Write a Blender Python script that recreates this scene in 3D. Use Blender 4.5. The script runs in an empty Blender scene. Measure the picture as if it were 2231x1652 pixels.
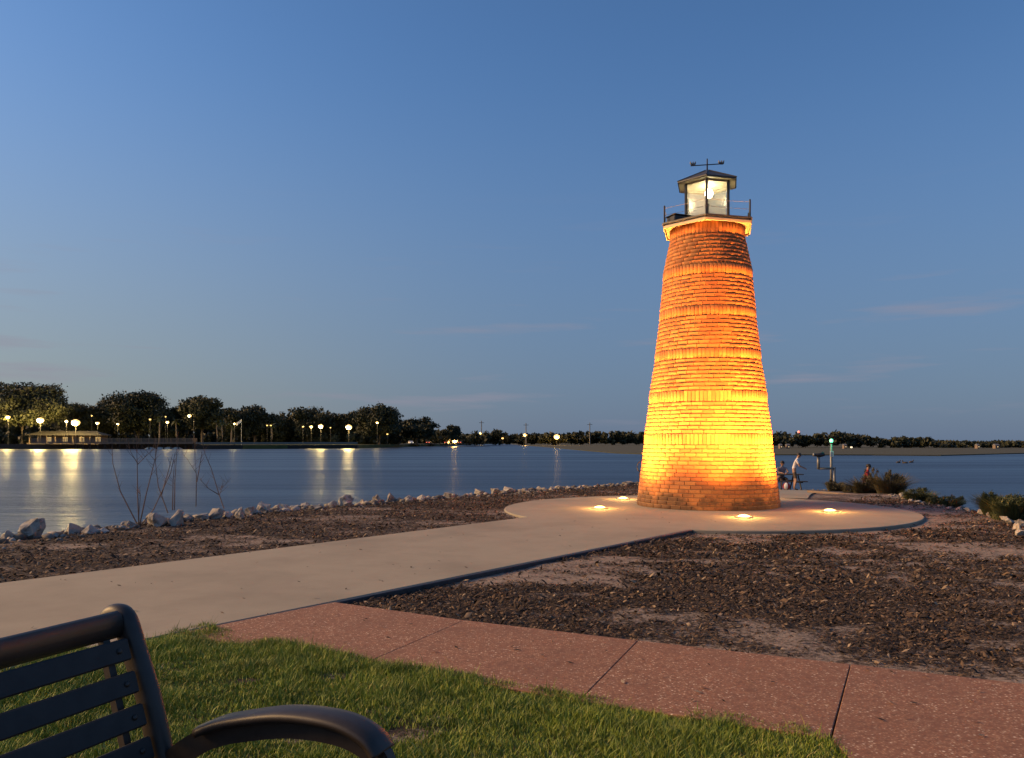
import bpy, math, random
import numpy as np
from mathutils import Vector, Matrix, noise as mnoise

random.seed(7)
RNG = np.random.default_rng(11)
R = math.radians
scene = bpy.context.scene
COL = scene.collection

# ------------------------------------------------------------------ camera, sky, sun, exposure
EYE = 1.30
cam_d = bpy.data.cameras.new('camera')
cam_d.sensor_width = 36.0
cam_d.lens = 28.0
cam_d.shift_y = 0.0610
cam_d.clip_start = 0.05
cam_d.clip_end = 9000
cam = bpy.data.objects.new('camera', cam_d)
COL.objects.link(cam)
cam.location = (0, 0, EYE)
cam.rotation_euler = (R(90), 0, 0)
scene.camera = cam

SUN_EL, SUN_ROT = 25.0, -86.0
world = bpy.data.worlds.new('World')
scene.world = world
world.use_nodes = True
wn, wl = world.node_tree.nodes, world.node_tree.links
sky = wn.new('ShaderNodeTexSky')
sky.sky_type = 'NISHITA'
sky.sun_disc = False
sky.sun_elevation = R(SUN_EL)
sky.sun_rotation = R(SUN_ROT)
sky.ozone_density = 7.0
sky.air_density = 1.0
sky.dust_density = 1.4
bg = wn['Background']
bg.inputs[1].default_value = 0.125


def wnode(t, **kw):
    n = wn.new(t)
    for k, v in kw.items():
        setattr(n, k, v)
    return n


# thin dusk cloud wisps in the sky, low over the horizon all round
tc = wnode('ShaderNodeTexCoord')
sep = wnode('ShaderNodeSeparateXYZ')
wl.new(tc.outputs['Generated'], sep.inputs[0])
at2 = wnode('ShaderNodeMath', operation='ARCTAN2')
wl.new(sep.outputs[0], at2.inputs[0]); wl.new(sep.outputs[1], at2.inputs[1])
cmb = wnode('ShaderNodeCombineXYZ')
mu = wnode('ShaderNodeMath', operation='MULTIPLY'); mu.inputs[1].default_value = 4.2
mv = wnode('ShaderNodeMath', operation='MULTIPLY'); mv.inputs[1].default_value = 46.0
wl.new(at2.outputs[0], mu.inputs[0]); wl.new(sep.outputs[2], mv.inputs[0])
wl.new(mu.outputs[0], cmb.inputs[0]); wl.new(mv.outputs[0], cmb.inputs[1])
cmb.inputs[2].default_value = 12.3
nz = wnode('ShaderNodeTexNoise')
nz.inputs['Scale'].default_value = 1.0; nz.inputs['Detail'].default_value = 5.0; nz.inputs['Roughness'].default_value = 0.55
wl.new(cmb.outputs[0], nz.inputs['Vector'])
cr = wnode('ShaderNodeValToRGB')
cr.color_ramp.elements[0].position = 0.57; cr.color_ramp.elements[0].color = (0, 0, 0, 1)
cr.color_ramp.elements[1].position = 0.80; cr.color_ramp.elements[1].color = (1, 1, 1, 1)
wl.new(nz.outputs['Fac'], cr.inputs[0])
band = wnode('ShaderNodeValToRGB')
be = band.color_ramp.elements
be[0].position = 0.0; be[0].color = (0, 0, 0, 1)
be[1].position = 0.30; be[1].color = (0, 0, 0, 1)
for p, v in ((0.05, 0.75), (0.12, 0.75), (0.2, 0.3)):
    e = be.new(p); e.color = (v, v, v, 1)
wl.new(sep.outputs[2], band.inputs[0])
mm = wnode('ShaderNodeMath', operation='MULTIPLY')
wl.new(cr.outputs[0], mm.inputs[0]); wl.new(band.outputs[0], mm.inputs[1])
tint = wnode('ShaderNodeMix', data_type='RGBA', blend_type='MULTIPLY')
tint.inputs[0].default_value = 1.0
tint.inputs[7].default_value = (0.98, 1.07, 1.08, 1)
wl.new(sky.outputs[0], tint.inputs[6])
mixc = wnode('ShaderNodeMix', data_type='RGBA')
mixc.inputs[7].default_value = (2.3, 2.2, 2.75, 1)
# dusk haze low on the horizon: warm grey toward the sunset, cool blue grey away from it
sdot = wnode('ShaderNodeVectorMath', operation='DOT_PRODUCT')
wl.new(tc.outputs['Generated'], sdot.inputs[0])
sdot.inputs[1].default_value = (math.sin(R(SUN_ROT)), math.cos(R(SUN_ROT)), 0)
wf = wnode('ShaderNodeMapRange'); wf.interpolation_type = 'SMOOTHSTEP'
wf.inputs['From Min'].default_value = -0.1; wf.inputs['From Max'].default_value = 0.85
wl.new(sdot.outputs['Value'], wf.inputs['Value'])
hz = wnode('ShaderNodeMix', data_type='RGBA')
hz.inputs[6].default_value = (1.12, 1.52, 2.35, 1); hz.inputs[7].default_value = (2.40, 2.42, 2.20, 1)
wl.new(wf.outputs[0], hz.inputs[0])
hf = wnode('ShaderNodeMapRange'); hf.interpolation_type = 'SMOOTHSTEP'
hf.inputs['From Min'].default_value = 0.0; hf.inputs['From Max'].default_value = 0.48
hf.inputs['To Min'].default_value = 0.82; hf.inputs['To Max'].default_value = 0.0
wl.new(sep.outputs[2], hf.inputs['Value'])
hmix = wnode('ShaderNodeMix', data_type='RGBA')
wl.new(hf.outputs[0], hmix.inputs[0]); wl.new(tint.outputs[2], hmix.inputs[6]); wl.new(hz.outputs[2], hmix.inputs[7])
wl.new(mm.outputs[0], mixc.inputs[0]); wl.new(hmix.outputs[2], mixc.inputs[6])
wl.new(mixc.outputs[2], bg.inputs[0])

sun_d = bpy.data.lights.new('sun', 'SUN')
sun_d.energy = 4.8
sun_d.angle = R(24)
sun_d.color = (1.0, 0.57, 0.20)
sun = bpy.data.objects.new('sun', sun_d)
COL.objects.link(sun)
to_sun = Vector((math.sin(R(SUN_ROT)) * math.cos(R(SUN_EL)), math.cos(R(SUN_ROT)) * math.cos(R(SUN_EL)), math.sin(R(SUN_EL))))
sun.rotation_euler = to_sun.to_track_quat('Z', 'Y').to_euler()
sun.location = to_sun * 60

vs = scene.view_settings
vs.view_transform = 'Standard'
vs.look = 'None'
vs.exposure = 0.0
vs.gamma = 1.0
vs.use_curve_mapping = False
scene.cycles.max_bounces = 6
scene.cycles.transparent_max_bounces = 12
scene.cycles.sample_clamp_indirect = 4.0
scene.cycles.caustics_reflective = False
scene.cycles.caustics_refractive = False

WATER_Z = -1.2
F = 1735.0


def PD(x, y, Y):
    """a point of the photograph at distance Y -> world"""
    return Vector(((x - 1115.5) / F * Y, Y, EYE - (y - 962.0) / F * Y))


def PZ(x, y, z):
    """a point of the photograph lying at height z -> world"""
    Y = (EYE - z) * F / (y - 962.0)
    return Vector(((x - 1115.5) / F * Y, Y, z))


# ------------------------------------------------------------------ materials
def mat(name, col, rough=0.7, metal=0.0, emit=None, estr=0.0, spec=0.5):
    m = bpy.data.materials.new(name)
    m.use_nodes = True
    b = m.node_tree.nodes['Principled BSDF']
    b.inputs['Base Color'].default_value = (*col, 1)
    b.inputs['Roughness'].default_value = rough
    b.inputs['Metallic'].default_value = metal
    b.inputs['Specular IOR Level'].default_value = spec
    if emit:
        b.inputs['Emission Color'].default_value = (*emit, 1)
        b.inputs['Emission Strength'].default_value = estr
    return m


def N(m, t, **kw):
    n = m.node_tree.nodes.new(t)
    for k, v in kw.items():
        setattr(n, k, v)
    return n


def L(m, a, b):
    m.node_tree.links.new(a, b)


def ramp(m, stops, src):
    r = N(m, 'ShaderNodeValToRGB')
    el = r.color_ramp.elements
    while len(el) < len(stops):
        el.new(0.5)
    for e, (p, c) in zip(el, stops):
        e.position = p
        e.color = (*c, 1) if len(c) == 3 else c
    L(m, src, r.inputs[0])
    return r.outputs[0]


def noise_node(m, scale, detail=4, rough=0.55, vec=None, mapping=None, coord='Object'):
    t = N(m, 'ShaderNodeTexNoise')
    t.inputs['Scale'].default_value = scale
    t.inputs['Detail'].default_value = detail
    t.inputs['Roughness'].default_value = rough
    if vec is None:
        c = N(m, 'ShaderNodeNewGeometry').outputs['Position'] if coord == 'World' else N(m, 'ShaderNodeTexCoord').outputs[coord]
        if mapping:
            mp = N(m, 'ShaderNodeMapping')
            mp.inputs['Scale'].default_value = mapping
            L(m, c, mp.inputs[0])
            c = mp.outputs[0]
        vec = c
    L(m, vec, t.inputs['Vector'])
    return t.outputs['Fac']


def bump(m, h, strength=0.3, dist=0.01):
    b = N(m, 'ShaderNodeBump')
    b.inputs['Strength'].default_value = strength
    b.inputs['Distance'].default_value = dist
    L(m, h, b.inputs['Height'])
    L(m, b.outputs[0], m.node_tree.nodes['Principled BSDF'].inputs['Normal'])


def mixcol(m, fac, a, b, mode='MIX'):
    x = N(m, 'ShaderNodeMix', data_type='RGBA', blend_type=mode)
    if hasattr(fac, 'links'):
        L(m, fac, x.inputs[0])
    else:
        x.inputs[0].default_value = fac
    for i, v in ((6, a), (7, b)):
        if hasattr(v, 'links'):
            L(m, v, x.inputs[i])
        else:
            x.inputs[i].default_value = (*v, 1)
    return x.outputs[2]


def math_node(m, op, a, b=None):
    x = N(m, 'ShaderNodeMath', operation=op)
    for i, v in ((0, a), (1, b)):
        if v is None:
            continue
        if hasattr(v, 'links'):
            L(m, v, x.inputs[i])
        else:
            x.inputs[i].default_value = v
    return x.outputs[0]


def base_of(m):
    return m.node_tree.nodes['Principled BSDF'].inputs['Base Color']


def noisy(name, c0, c1, scale, rough=0.75, detail=5, bstr=0.2, bdist=0.01, coord='World', metal=0.0, bscale=None, mapping=None):
    m = mat(name, c0, rough, metal)
    f = noise_node(m, scale, detail, 0.6, coord=coord, mapping=mapping)
    L(m, ramp(m, [(0.32, c0), (0.68, c1)], f), base_of(m))
    if bstr:
        bump(m, noise_node(m, bscale or scale * 3, 4, 0.6, coord=coord, mapping=mapping), bstr, bdist)
    return m


def rand_of(m):
    """one random number per object and per loose piece"""
    o = N(m, 'ShaderNodeObjectInfo').outputs['Random']
    g = N(m, 'ShaderNodeNewGeometry').outputs['Random Per Island']
    return math_node(m, 'FRACT', math_node(m, 'ADD', o, g))


M = {}

# brick
m = mat('orange_brick', (0.42, 0.17, 0.07), 0.85)
col = ramp(m, [(0.0, (0.42, 0.145, 0.042)), (0.35, (0.55, 0.205, 0.056)), (0.7, (0.61, 0.25, 0.070)), (1.0, (0.46, 0.165, 0.050))], rand_of(m))
grain = noise_node(m, 38, 5, 0.65, coord='World')
col = mixcol(m, ramp(m, [(0.35, (0, 0, 0)), (0.75, (0.45, 0.45, 0.45))], grain), col, (0.26, 0.09, 0.04))
# mould stains with blotchy shapes, mostly on the lowest courses
gp = N(m, 'ShaderNodeSeparateXYZ')
L(m, N(m, 'ShaderNodeNewGeometry').outputs['Position'], gp.inputs[0])
low = ramp(m, [(0.0, (1.0, 1.0, 1.0)), (0.10, (0.92, 0.92, 0.92)), (0.25, (0.66, 0.66, 0.66)), (0.62, (0.42, 0.42, 0.42)), (1.0, (0.3, 0.3, 0.3))], math_node(m, 'DIVIDE', gp.outputs[2], 1.7))
st = math_node(m, 'MULTIPLY', noise_node(m, 1.5, 5, 0.62, coord='World'), low)
col = mixcol(m, ramp(m, [(0.36, (0, 0, 0)), (0.47, (0.82, 0.82, 0.82))], st), col, (0.055, 0.035, 0.022))
L(m, col, base_of(m))
bump(m, noise_node(m, 90, 3, 0.6, coord='World'), 0.35, 0.004)
M['brick'] = m
M['mortar'] = noisy('mortar', (0.30, 0.17, 0.09), (0.42, 0.25, 0.13), 30, 0.95, bdist=0.004)

# concrete
m = mat('concrete', (0.42, 0.38, 0.34), 0.88)
a = noise_node(m, 0.7, 6, 0.6, coord='World')
b2 = noise_node(m, 160, 2, 0.5, coord='World')
c = ramp(m, [(0.30, (0.235, 0.202, 0.145)), (0.55, (0.325, 0.280, 0.202)), (0.75, (0.275, 0.236, 0.170))], a)
c = mixcol(m, ramp(m, [(0.36, (0.5, 0.5, 0.5)), (0.5, (0, 0, 0))], b2), c, (0.22, 0.18, 0.135))
c = mixcol(m, ramp(m, [(0.60, (0, 0, 0)), (0.70, (0.5, 0.5, 0.5))], noise_node(m, 0.9, 8, 0.72, coord='World', mapping=(1, 1.6, 1))), c, (0.20, 0.165, 0.12))
c = mixcol(m, ramp(m, [(0.54, (0, 0, 0)), (0.72, (0.55, 0.55, 0.55))], noise_node(m, 2.1, 7, 0.68, coord='World', mapping=(1, 0.55, 1))), c, (0.25, 0.205, 0.155))
L(m, c, base_of(m))
bump(m, noise_node(m, 120, 3, 0.6, coord='World'), 0.25, 0.004)
M['concrete'] = m

# exposed aggregate walk
m = mat('red_aggregate', (0.3, 0.14, 0.09), 0.85)
v = N(m, 'ShaderNodeTexVoronoi')
v.inputs['Scale'].default_value = 80
L(m, N(m, 'ShaderNodeNewGeometry').outputs['Position'], v.inputs['Vector'])
sc_ = N(m, 'ShaderNodeSeparateColor')
L(m, v.outputs['Color'], sc_.inputs[0])
c = ramp(m, [(0.0, (0.12, 0.062, 0.036)), (0.40, (0.315, 0.158, 0.082)), (0.75, (0.41, 0.222, 0.120)), (0.90, (0.54, 0.36, 0.22)), (1.0, (0.88, 0.70, 0.50))], sc_.outputs[0])
c = mixcol(m, ramp(m, [(0.25, (0, 0, 0)), (0.5, (0.85, 0.85, 0.85))], v.outputs['Distance']), c, (0.22, 0.092, 0.050))
c = mixcol(m, ramp(m, [(0.30, (0.55, 0.55, 0.55)), (0.48, (0, 0, 0))], noise_node(m, 22, 4, 0.7, coord='World')), c, (0.42, 0.235, 0.135))
c = mixcol(m, ramp(m, [(0.50, (0, 0, 0)), (0.66, (0.45, 0.45, 0.45))], noise_node(m, 9, 5, 0.7, coord='World')), c, (0.15, 0.066, 0.036))
c = mixcol(m, ramp(m, [(0.45, (0, 0, 0)), (0.72, (0.5, 0.5, 0.5))], noise_node(m, 1.7, 5, 0.6, coord='World')), c, (0.17, 0.078, 0.045))
L(m, c, base_of(m))
bump(m, v.outputs['Distance'], -0.5, 0.006)
M['aggregate'] = m

# bed soil: sand or dark mulch by the sand attribute
m = mat('bed_soil', (0.1, 0.08, 0.06), 0.95)
at = N(m, 'ShaderNodeAttribute', attribute_name='sand')
fine = noise_node(m, 26, 6, 0.7, coord='World')
s = math_node(m, 'ADD', at.outputs['Fac'], math_node(m, 'MULTIPLY', math_node(m, 'SUBTRACT', fine, 0.5), 0.8))
s = math_node(m, 'ADD', s, math_node(m, 'MULTIPLY', math_node(m, 'SUBTRACT', noise_node(m, 6.5, 6, 0.7, coord='World'), 0.5), 0.55))
dark = ramp(m, [(0.3, (0.018, 0.011, 0.007)), (0.55, (0.038, 0.022, 0.013)), (0.75, (0.070, 0.042, 0.024))], noise_node(m, 60, 5, 0.7, coord='World'))
sand = ramp(m, [(0.3, (0.22, 0.165, 0.125)), (0.7, (0.36, 0.28, 0.215))], noise_node(m, 40, 5, 0.6, coord='World'))
L(m, mixcol(m, ramp(m, [(0.42, (0, 0, 0)), (0.62, (1, 1, 1))], s), dark, sand), base_of(m))
bump(m, noise_node(m, 70, 5, 0.7, coord='World'), 0.8, 0.02)
M['soil'] = m

# many-coloured stuff driven by a per-piece random number
def piece_mat(name, stops, rough=0.9):
    m = mat(name, stops[0][1], rough)
    L(m, ramp(m, stops, N(m, 'ShaderNodeNewGeometry').outputs['Random Per Island']), base_of(m))
    return m


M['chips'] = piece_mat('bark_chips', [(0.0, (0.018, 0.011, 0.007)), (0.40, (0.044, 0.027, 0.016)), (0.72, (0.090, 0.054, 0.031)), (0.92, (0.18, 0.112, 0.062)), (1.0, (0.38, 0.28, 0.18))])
M['grass'] = piece_mat('lawn_grass', [(0.0, (0.11, 0.17, 0.014)), (0.4, (0.21, 0.285, 0.024)), (0.8, (0.31, 0.375, 0.042)), (0.94, (0.36, 0.35, 0.08)), (1.0, (0.44, 0.36, 0.14))], 0.6)
m = M['grass']
src_ = base_of(m).links[0].from_socket
L(m, mixcol(m, ramp(m, [(0.40, (0, 0, 0)), (0.70, (0.75, 0.75, 0.75))], noise_node(m, 3.4, 5, 0.65, coord='World')), src_, (0.085, 0.125, 0.014)), base_of(m))
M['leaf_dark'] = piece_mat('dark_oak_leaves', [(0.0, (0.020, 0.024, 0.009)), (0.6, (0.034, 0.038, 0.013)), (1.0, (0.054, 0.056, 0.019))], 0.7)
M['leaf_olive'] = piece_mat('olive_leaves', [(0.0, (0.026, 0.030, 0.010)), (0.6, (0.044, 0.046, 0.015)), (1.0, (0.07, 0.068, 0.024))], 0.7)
M['leaf_shrub'] = piece_mat('shrub_leaves', [(0.0, (0.032, 0.042, 0.014)), (0.6, (0.060, 0.074, 0.022)), (1.0, (0.11, 0.115, 0.040))], 0.7)
M['leaf_brown'] = piece_mat('brownish_shrub_leaves', [(0.0, (0.048, 0.042, 0.020)), (0.6, (0.082, 0.070, 0.030)), (1.0, (0.14, 0.115, 0.052))], 0.7)
M['leaf_palm'] = piece_mat('palm_fronds', [(0.0, (0.05, 0.062, 0.018)), (1.0, (0.11, 0.12, 0.035))], 0.6)
M['bark'] = noisy('bark', (0.075, 0.055, 0.040), (0.14, 0.105, 0.075), 12, 0.9)
M['palm_bark'] = noisy('palm_bark', (0.16, 0.12, 0.085), (0.25, 0.19, 0.135), 6, 0.9)
M['twig'] = noisy('twig_bark', (0.11, 0.070, 0.050), (0.19, 0.125, 0.090), 20, 0.85)
m = noisy('limestone', (0.27, 0.24, 0.20), (0.50, 0.45, 0.385), 3.2, 0.9, 6, 0.6, 0.03, coord='World', bscale=14)
rc = base_of(m).links[0].from_socket
L(m, mixcol(m, ramp(m, [(0.50, (0, 0, 0)), (0.62, (0.75, 0.75, 0.75))], noise_node(m, 5.5, 6, 0.7, coord='World')), rc, (0.13, 0.105, 0.075)), base_of(m))
M['rock'] = m
M['rubble'] = piece_mat('rubble_stone', [(0.0, (0.09, 0.075, 0.06)), (0.6, (0.22, 0.19, 0.155)), (1.0, (0.45, 0.40, 0.34))])

# water
m = mat('lake_water', (0.022, 0.034, 0.060), 0.16, spec=0.5)
p = m.node_tree.nodes['Principled BSDF']
p.inputs['IOR'].default_value = 1.33
w1 = noise_node(m, 1.0, 4, 0.6, coord='World', mapping=(1.9, 2.2, 1))
w2 = noise_node(m, 1.0, 3, 0.55, coord='World', mapping=(0.07, 0.42, 1))
w3 = noise_node(m, 1.0, 4, 0.6, coord='World', mapping=(0.010, 0.075, 1))
p.inputs['Specular IOR Level'].default_value = 0.56
L(m, ramp(m, [(0.35, (0.29, 0.29, 0.29)), (0.65, (0.42, 0.42, 0.42))], w3), p.inputs['Roughness'])
amp = ramp(m, [(0.35, (0.55, 0.55, 0.55)), (0.68, (1.0, 1.0, 1.0))], w3)
h = math_node(m, 'MULTIPLY', math_node(m, 'ADD', math_node(m, 'MULTIPLY', w1, 0.42), w2), amp)
bump(m, h, 0.48, 0.5)
M['water'] = m

M['bed_edge'] = noisy('black_edging', (0.022, 0.020, 0.022), (0.045, 0.042, 0.046), 20, 0.6)
M['marsh'] = noisy('marsh_grass', (0.028, 0.030, 0.012), (0.062, 0.058, 0.024), 0.25, 0.95, mapping=(0.3, 2.0, 1), bstr=0)
M['bank'] = noisy('far_bank_soil', (0.030, 0.030, 0.016), (0.062, 0.058, 0.030), 0.3, 0.95, bstr=0)
M['lawn_far'] = noisy('far_lawn', (0.05, 0.06, 0.018), (0.10, 0.105, 0.035), 0.2, 0.95, bstr=0)
M['metal_dark'] = noisy('dark_bronze_paint', (0.024, 0.018, 0.014), (0.040, 0.031, 0.024), 16, 0.48, bstr=0.08, bdist=0.002, coord='Object')
M['slat'] = noisy('slat_paint', (0.017, 0.015, 0.014), (0.029, 0.026, 0.024), 22, 0.65, bstr=0.10, bdist=0.002, coord='Object')
M['black_metal'] = noisy('black_metal', (0.012, 0.011, 0.012), (0.026, 0.022, 0.02), 20, 0.45, bstr=0.05, coord='Object')
M['steel'] = noisy('grey_steel', (0.16, 0.155, 0.14), (0.24, 0.23, 0.21), 10, 0.5, metal=0.4, bstr=0.05, coord='Object')
M['soffit'] = noisy('cream_boards', (0.42, 0.36, 0.26), (0.54, 0.45, 0.31), 8, 0.6, bstr=0.05)
M['roof'] = noisy('dark_roof_metal', (0.030, 0.028, 0.026), (0.060, 0.052, 0.045), 10, 0.5, bstr=0.05)
M['white'] = noisy('white_paint', (0.62, 0.60, 0.55), (0.78, 0.76, 0.70), 4, 0.6, bstr=0)
M['wood'] = noisy('weathered_timber', (0.15, 0.105, 0.075), (0.27, 0.20, 0.145), 5, 0.85, mapping=(1, 1, 5), bstr=0.2)
M['wood_dark'] = noisy('dark_timber', (0.050, 0.038, 0.028), (0.10, 0.075, 0.055), 4, 0.85, bstr=0.1)
M['pilings'] = noisy('creosoted_piling', (0.020, 0.017, 0.014), (0.045, 0.038, 0.030), 4, 0.85, bstr=0.1)

# lantern glass: clear with a milky film that catches the lamp
m = bpy.data.materials.new('lantern_glass')
m.use_nodes = True
nt = m.node_tree
nt.nodes.remove(nt.nodes['Principled BSDF'])
tr = N(m, 'ShaderNodeBsdfTransparent'); tr.inputs[0].default_value = (0.95, 0.92, 0.84, 1)
tl = N(m, 'ShaderNodeBsdfTranslucent'); tl.inputs[0].default_value = (0.80, 0.70, 0.48, 1)
df = N(m, 'ShaderNodeBsdfDiffuse'); df.inputs[0].default_value = (0.70, 0.62, 0.46, 1)
gl = N(m, 'ShaderNodeBsdfGlossy'); gl.inputs['Roughness'].default_value = 0.28
x1 = N(m, 'ShaderNodeMixShader'); x1.inputs[0].default_value = 0.5
L(m, tl.outputs[0], x1.inputs[1]); L(m, df.outputs[0], x1.inputs[2])
x2 = N(m, 'ShaderNodeMixShader'); x2.inputs[0].default_value = 0.22
L(m, x1.outputs[0], x2.inputs[1]); L(m, gl.outputs[0], x2.inputs[2])
x3 = N(m, 'ShaderNodeMixShader')
L(m, ramp(m, [(0.35, (0.12, 0.12, 0.12)), (0.7, (0.22, 0.22, 0.22))], noise_node(m, 4, 4, 0.6, coord='World', mapping=(1, 1, 0.35))), x3.inputs[0])
L(m, tr.outputs[0], x3.inputs[1]); L(m, x2.outputs[0], x3.inputs[2])
L(m, x3.outputs[0], nt.nodes['Material Output'].inputs[0])
M['glass'] = m


def glow(name, col, s):
    return mat(name, (0.9, 0.85, 0.7), 0.4, emit=col, estr=s)


M['glow_uplight'] = glow('lit_uplight_lens', (1.0, 0.74, 0.24), 4.5)
M['glow_beacon'] = glow('lit_beacon_bulb', (1.0, 0.93, 0.68), 60)
M['glow_yellow'] = glow('lit_street_lamp', (1.0, 0.60, 0.13), 2.2)
M['glow_amber'] = glow('lit_amber_lamp', (1.0, 0.52, 0.12), 3.5)
M['glow_green'] = glow('lit_green_lamp', (0.10, 1.0, 0.50), 2.6)
M['glow_red'] = glow('lit_red_lamp', (1.0, 0.10, 0.03), 2.5)
M['glow_window'] = glow('lit_window', (1.0, 0.66, 0.24), 0.8)
M['glow_white'] = glow('lit_porch_lamp', (1.0, 0.8, 0.5), 1.5)


# ------------------------------------------------------------------ mesh helpers
def link(o, parent=None, mats=None):
    COL.objects.link(o)
    if parent is not None:
        o.parent = parent
    return o


def tag(o, label=None, cat=None, group=None, kind=None):
    if label: o['label'] = label
    if cat: o['category'] = cat
    if group: o['group'] = group
    if kind: o['kind'] = kind
    return o


def empty(name, loc, rz=0.0, label=None, cat=None, group=None):
    o = bpy.data.objects.new(name, None)
    COL.objects.link(o)
    o.empty_display_size = 0.2
    o.location = loc
    o.rotation_euler = (0, 0, rz)
    tag(o, label, cat, group)
    return o


def np_mesh(name, V, Fq, material, parent=None, smooth=False):
    """V (n,3), Fq (k,3|4) arrays -> one mesh object"""
    V = np.asarray(V, dtype=np.float32); Fq = np.asarray(Fq, dtype=np.int32)
    me = bpy.data.meshes.new(name)
    k, s = Fq.shape
    me.vertices.add(len(V)); me.vertices.foreach_set('co', V.ravel())
    me.loops.add(k * s); me.loops.foreach_set('vertex_index', Fq.ravel())
    me.polygons.add(k)
    me.polygons.foreach_set('loop_start', np.arange(0, k * s, s, dtype=np.int32))
    me.polygons.foreach_set('loop_total', np.full(k, s, dtype=np.int32))
    if smooth:
        me.polygons.foreach_set('use_smooth', np.ones(k, dtype=bool))
    me.update(calc_edges=True)
    me.materials.append(material)
    return link(bpy.data.objects.new(name, me), parent)


class MB:
    """collects shapes into one mesh"""
    def __init__(s):
        s.v, s.f, s.mi, s.cur = [], [], [], 0

    def add(s, vs_, fs_):
        o = len(s.v)
        s.v += [tuple(p) for p in vs_]
        for f in fs_:
            s.f.append([i + o for i in f]); s.mi.append(s.cur)

    def box(s, c, d, rz=0.0, bev=0.0, rx=0.0):
        mtx = Matrix.Translation(Vector(c)) @ Matrix.Rotation(rz, 4, 'Z') @ Matrix.Rotation(rx, 4, 'X')
        x, y, z = d[0] / 2, d[1] / 2, d[2] / 2
        if bev <= 0:
            vv = [(i, j, k) for k in (-z, z) for i, j in ((-x, -y), (x, -y), (x, y), (-x, y))]
            ff = [(3, 2, 1, 0), (4, 5, 6, 7), (0, 1, 5, 4), (1, 2, 6, 5), (2, 3, 7, 6), (3, 0, 4, 7)]
        else:
            b = bev
            ring = lambda i, j: [(-i + b, -j), (i - b, -j), (i, -j + b), (i, j - b), (i - b, j), (-i + b, j), (-i, j - b), (-i, -j + b)]
            vv = [(p[0], p[1], -z + b) for p in ring(x, y)] + [(p[0], p[1], z - b) for p in ring(x, y)]
            vv += [(p[0], p[1], z) for p in ring(x - b, y - b)] + [(p[0], p[1], -z) for p in ring(x - b, y - b)]
            ff = []
            for i in range(8):
                j = (i + 1) % 8
                ff += [(i, j, 8 + j, 8 + i), (8 + i, 8 + j, 16 + j, 16 + i), (24 + i, 24 + j, j, i)]
            ff += [tuple(range(16, 24)), tuple(reversed(range(24, 32)))]
        s.add([mtx @ Vector(p) for p in vv], ff)
        return s

    def prism(s, pts, z0, z1):
        n = len(pts)
        s.add([(p[0], p[1], z0) for p in pts] + [(p[0], p[1], z1) for p in pts],
              [tuple(reversed(range(n))), tuple(range(n, 2 * n))] + [(i, (i + 1) % n, n + (i + 1) % n, n + i) for i in range(n)])
        return s

    def lathe(s, prof, n=24, c=(0, 0, 0), caps=True):
        vv, ff = [], []
        for r, z in prof:
            for i in range(n):
                a = 2 * math.pi * i / n
                vv.append((c[0] + r * math.cos(a), c[1] + r * math.sin(a), c[2] + z))
        for k in range(len(prof) - 1):
            for i in range(n):
                j = (i + 1) % n
                ff.append((k * n + i, k * n + j, (k + 1) * n + j, (k + 1) * n + i))
        if caps:
            ff.append(tuple(reversed(range(n))))
            ff.append(tuple(range((len(prof) - 1) * n, len(prof) * n)))
        s.add(vv, ff)
        return s

    def tube(s, pts, rad, n=6, sect=None, up=(0, 0, 1)):
        """rad: number or list; sect: optional list of (u,v) cross-section points"""
        pts = [Vector(p) for p in pts]
        k = len(pts)
        rads = rad if isinstance(rad, (list, tuple)) else [rad] * k
        vv, ff = [], []
        if sect is None:
            sect = [(math.cos(2 * math.pi * i / n), math.sin(2 * math.pi * i / n)) for i in range(n)]
        n = len(sect)
        upv = Vector(up)
        for i, p in enumerate(pts):
            d = (pts[min(i + 1, k - 1)] - pts[max(i - 1, 0)]).normalized()
            u = d.cross(upv)
            if u.length < 1e-3:
                u = d.cross(Vector((1, 0, 0)))
            u.normalize()
            w = u.cross(d).normalized()
            for a, b in sect:
                vv.append(p + (u * a + w * b) * rads[i])
        for i in range(k - 1):
            for j in range(n):
                q = (j + 1) % n
                ff.append((i * n + j, i * n + q, (i + 1) * n + q, (i + 1) * n + j))
        ff.append(tuple(reversed(range(n)))); ff.append(tuple(range((k - 1) * n, k * n)))
        s.add(vv, ff)
        return s

    def sphere(s, c, r, nu=12, nv=8):
        rr = r if isinstance(r, (tuple, list)) else (r, r, r)
        vv = [(c[0], c[1], c[2] - rr[2])]
        for i in range(1, nv):
            t = math.pi * i / nv - math.pi / 2
            for j in range(nu):
                a = 2 * math.pi * j / nu
                vv.append((c[0] + rr[0] * math.cos(t) * math.cos(a), c[1] + rr[1] * math.cos(t) * math.sin(a), c[2] + rr[2] * math.sin(t)))
        vv.append((c[0], c[1], c[2] + rr[2]))
        ff = []
        for j in range(nu):
            q = (j + 1) % nu
            ff.append((0, 1 + q, 1 + j))
            for i in range(nv - 2):
                ff.append((1 + i * nu + j, 1 + i * nu + q, 1 + (i + 1) * nu + q, 1 + (i + 1) * nu + j))
            ff.append((1 + (nv - 2) * nu + j, 1 + (nv - 2) * nu + q, len(vv) - 1))
        s.add(vv, ff)
        return s

    def build(s, name, mats, parent=None, smooth=False):
        me = bpy.data.meshes.new(name)
        me.from_pydata([tuple(p) for p in s.v], [], s.f)
        for mm_ in (mats if isinstance(mats, (list, tuple)) else [mats]):
            me.materials.append(mm_)
        me.polygons.foreach_set('material_index', s.mi)
        if smooth:
            me.polygons.foreach_set('use_smooth', [True] * len(me.polygons))
        me.update()
        return link(bpy.data.objects.new(name, me), parent)


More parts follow.
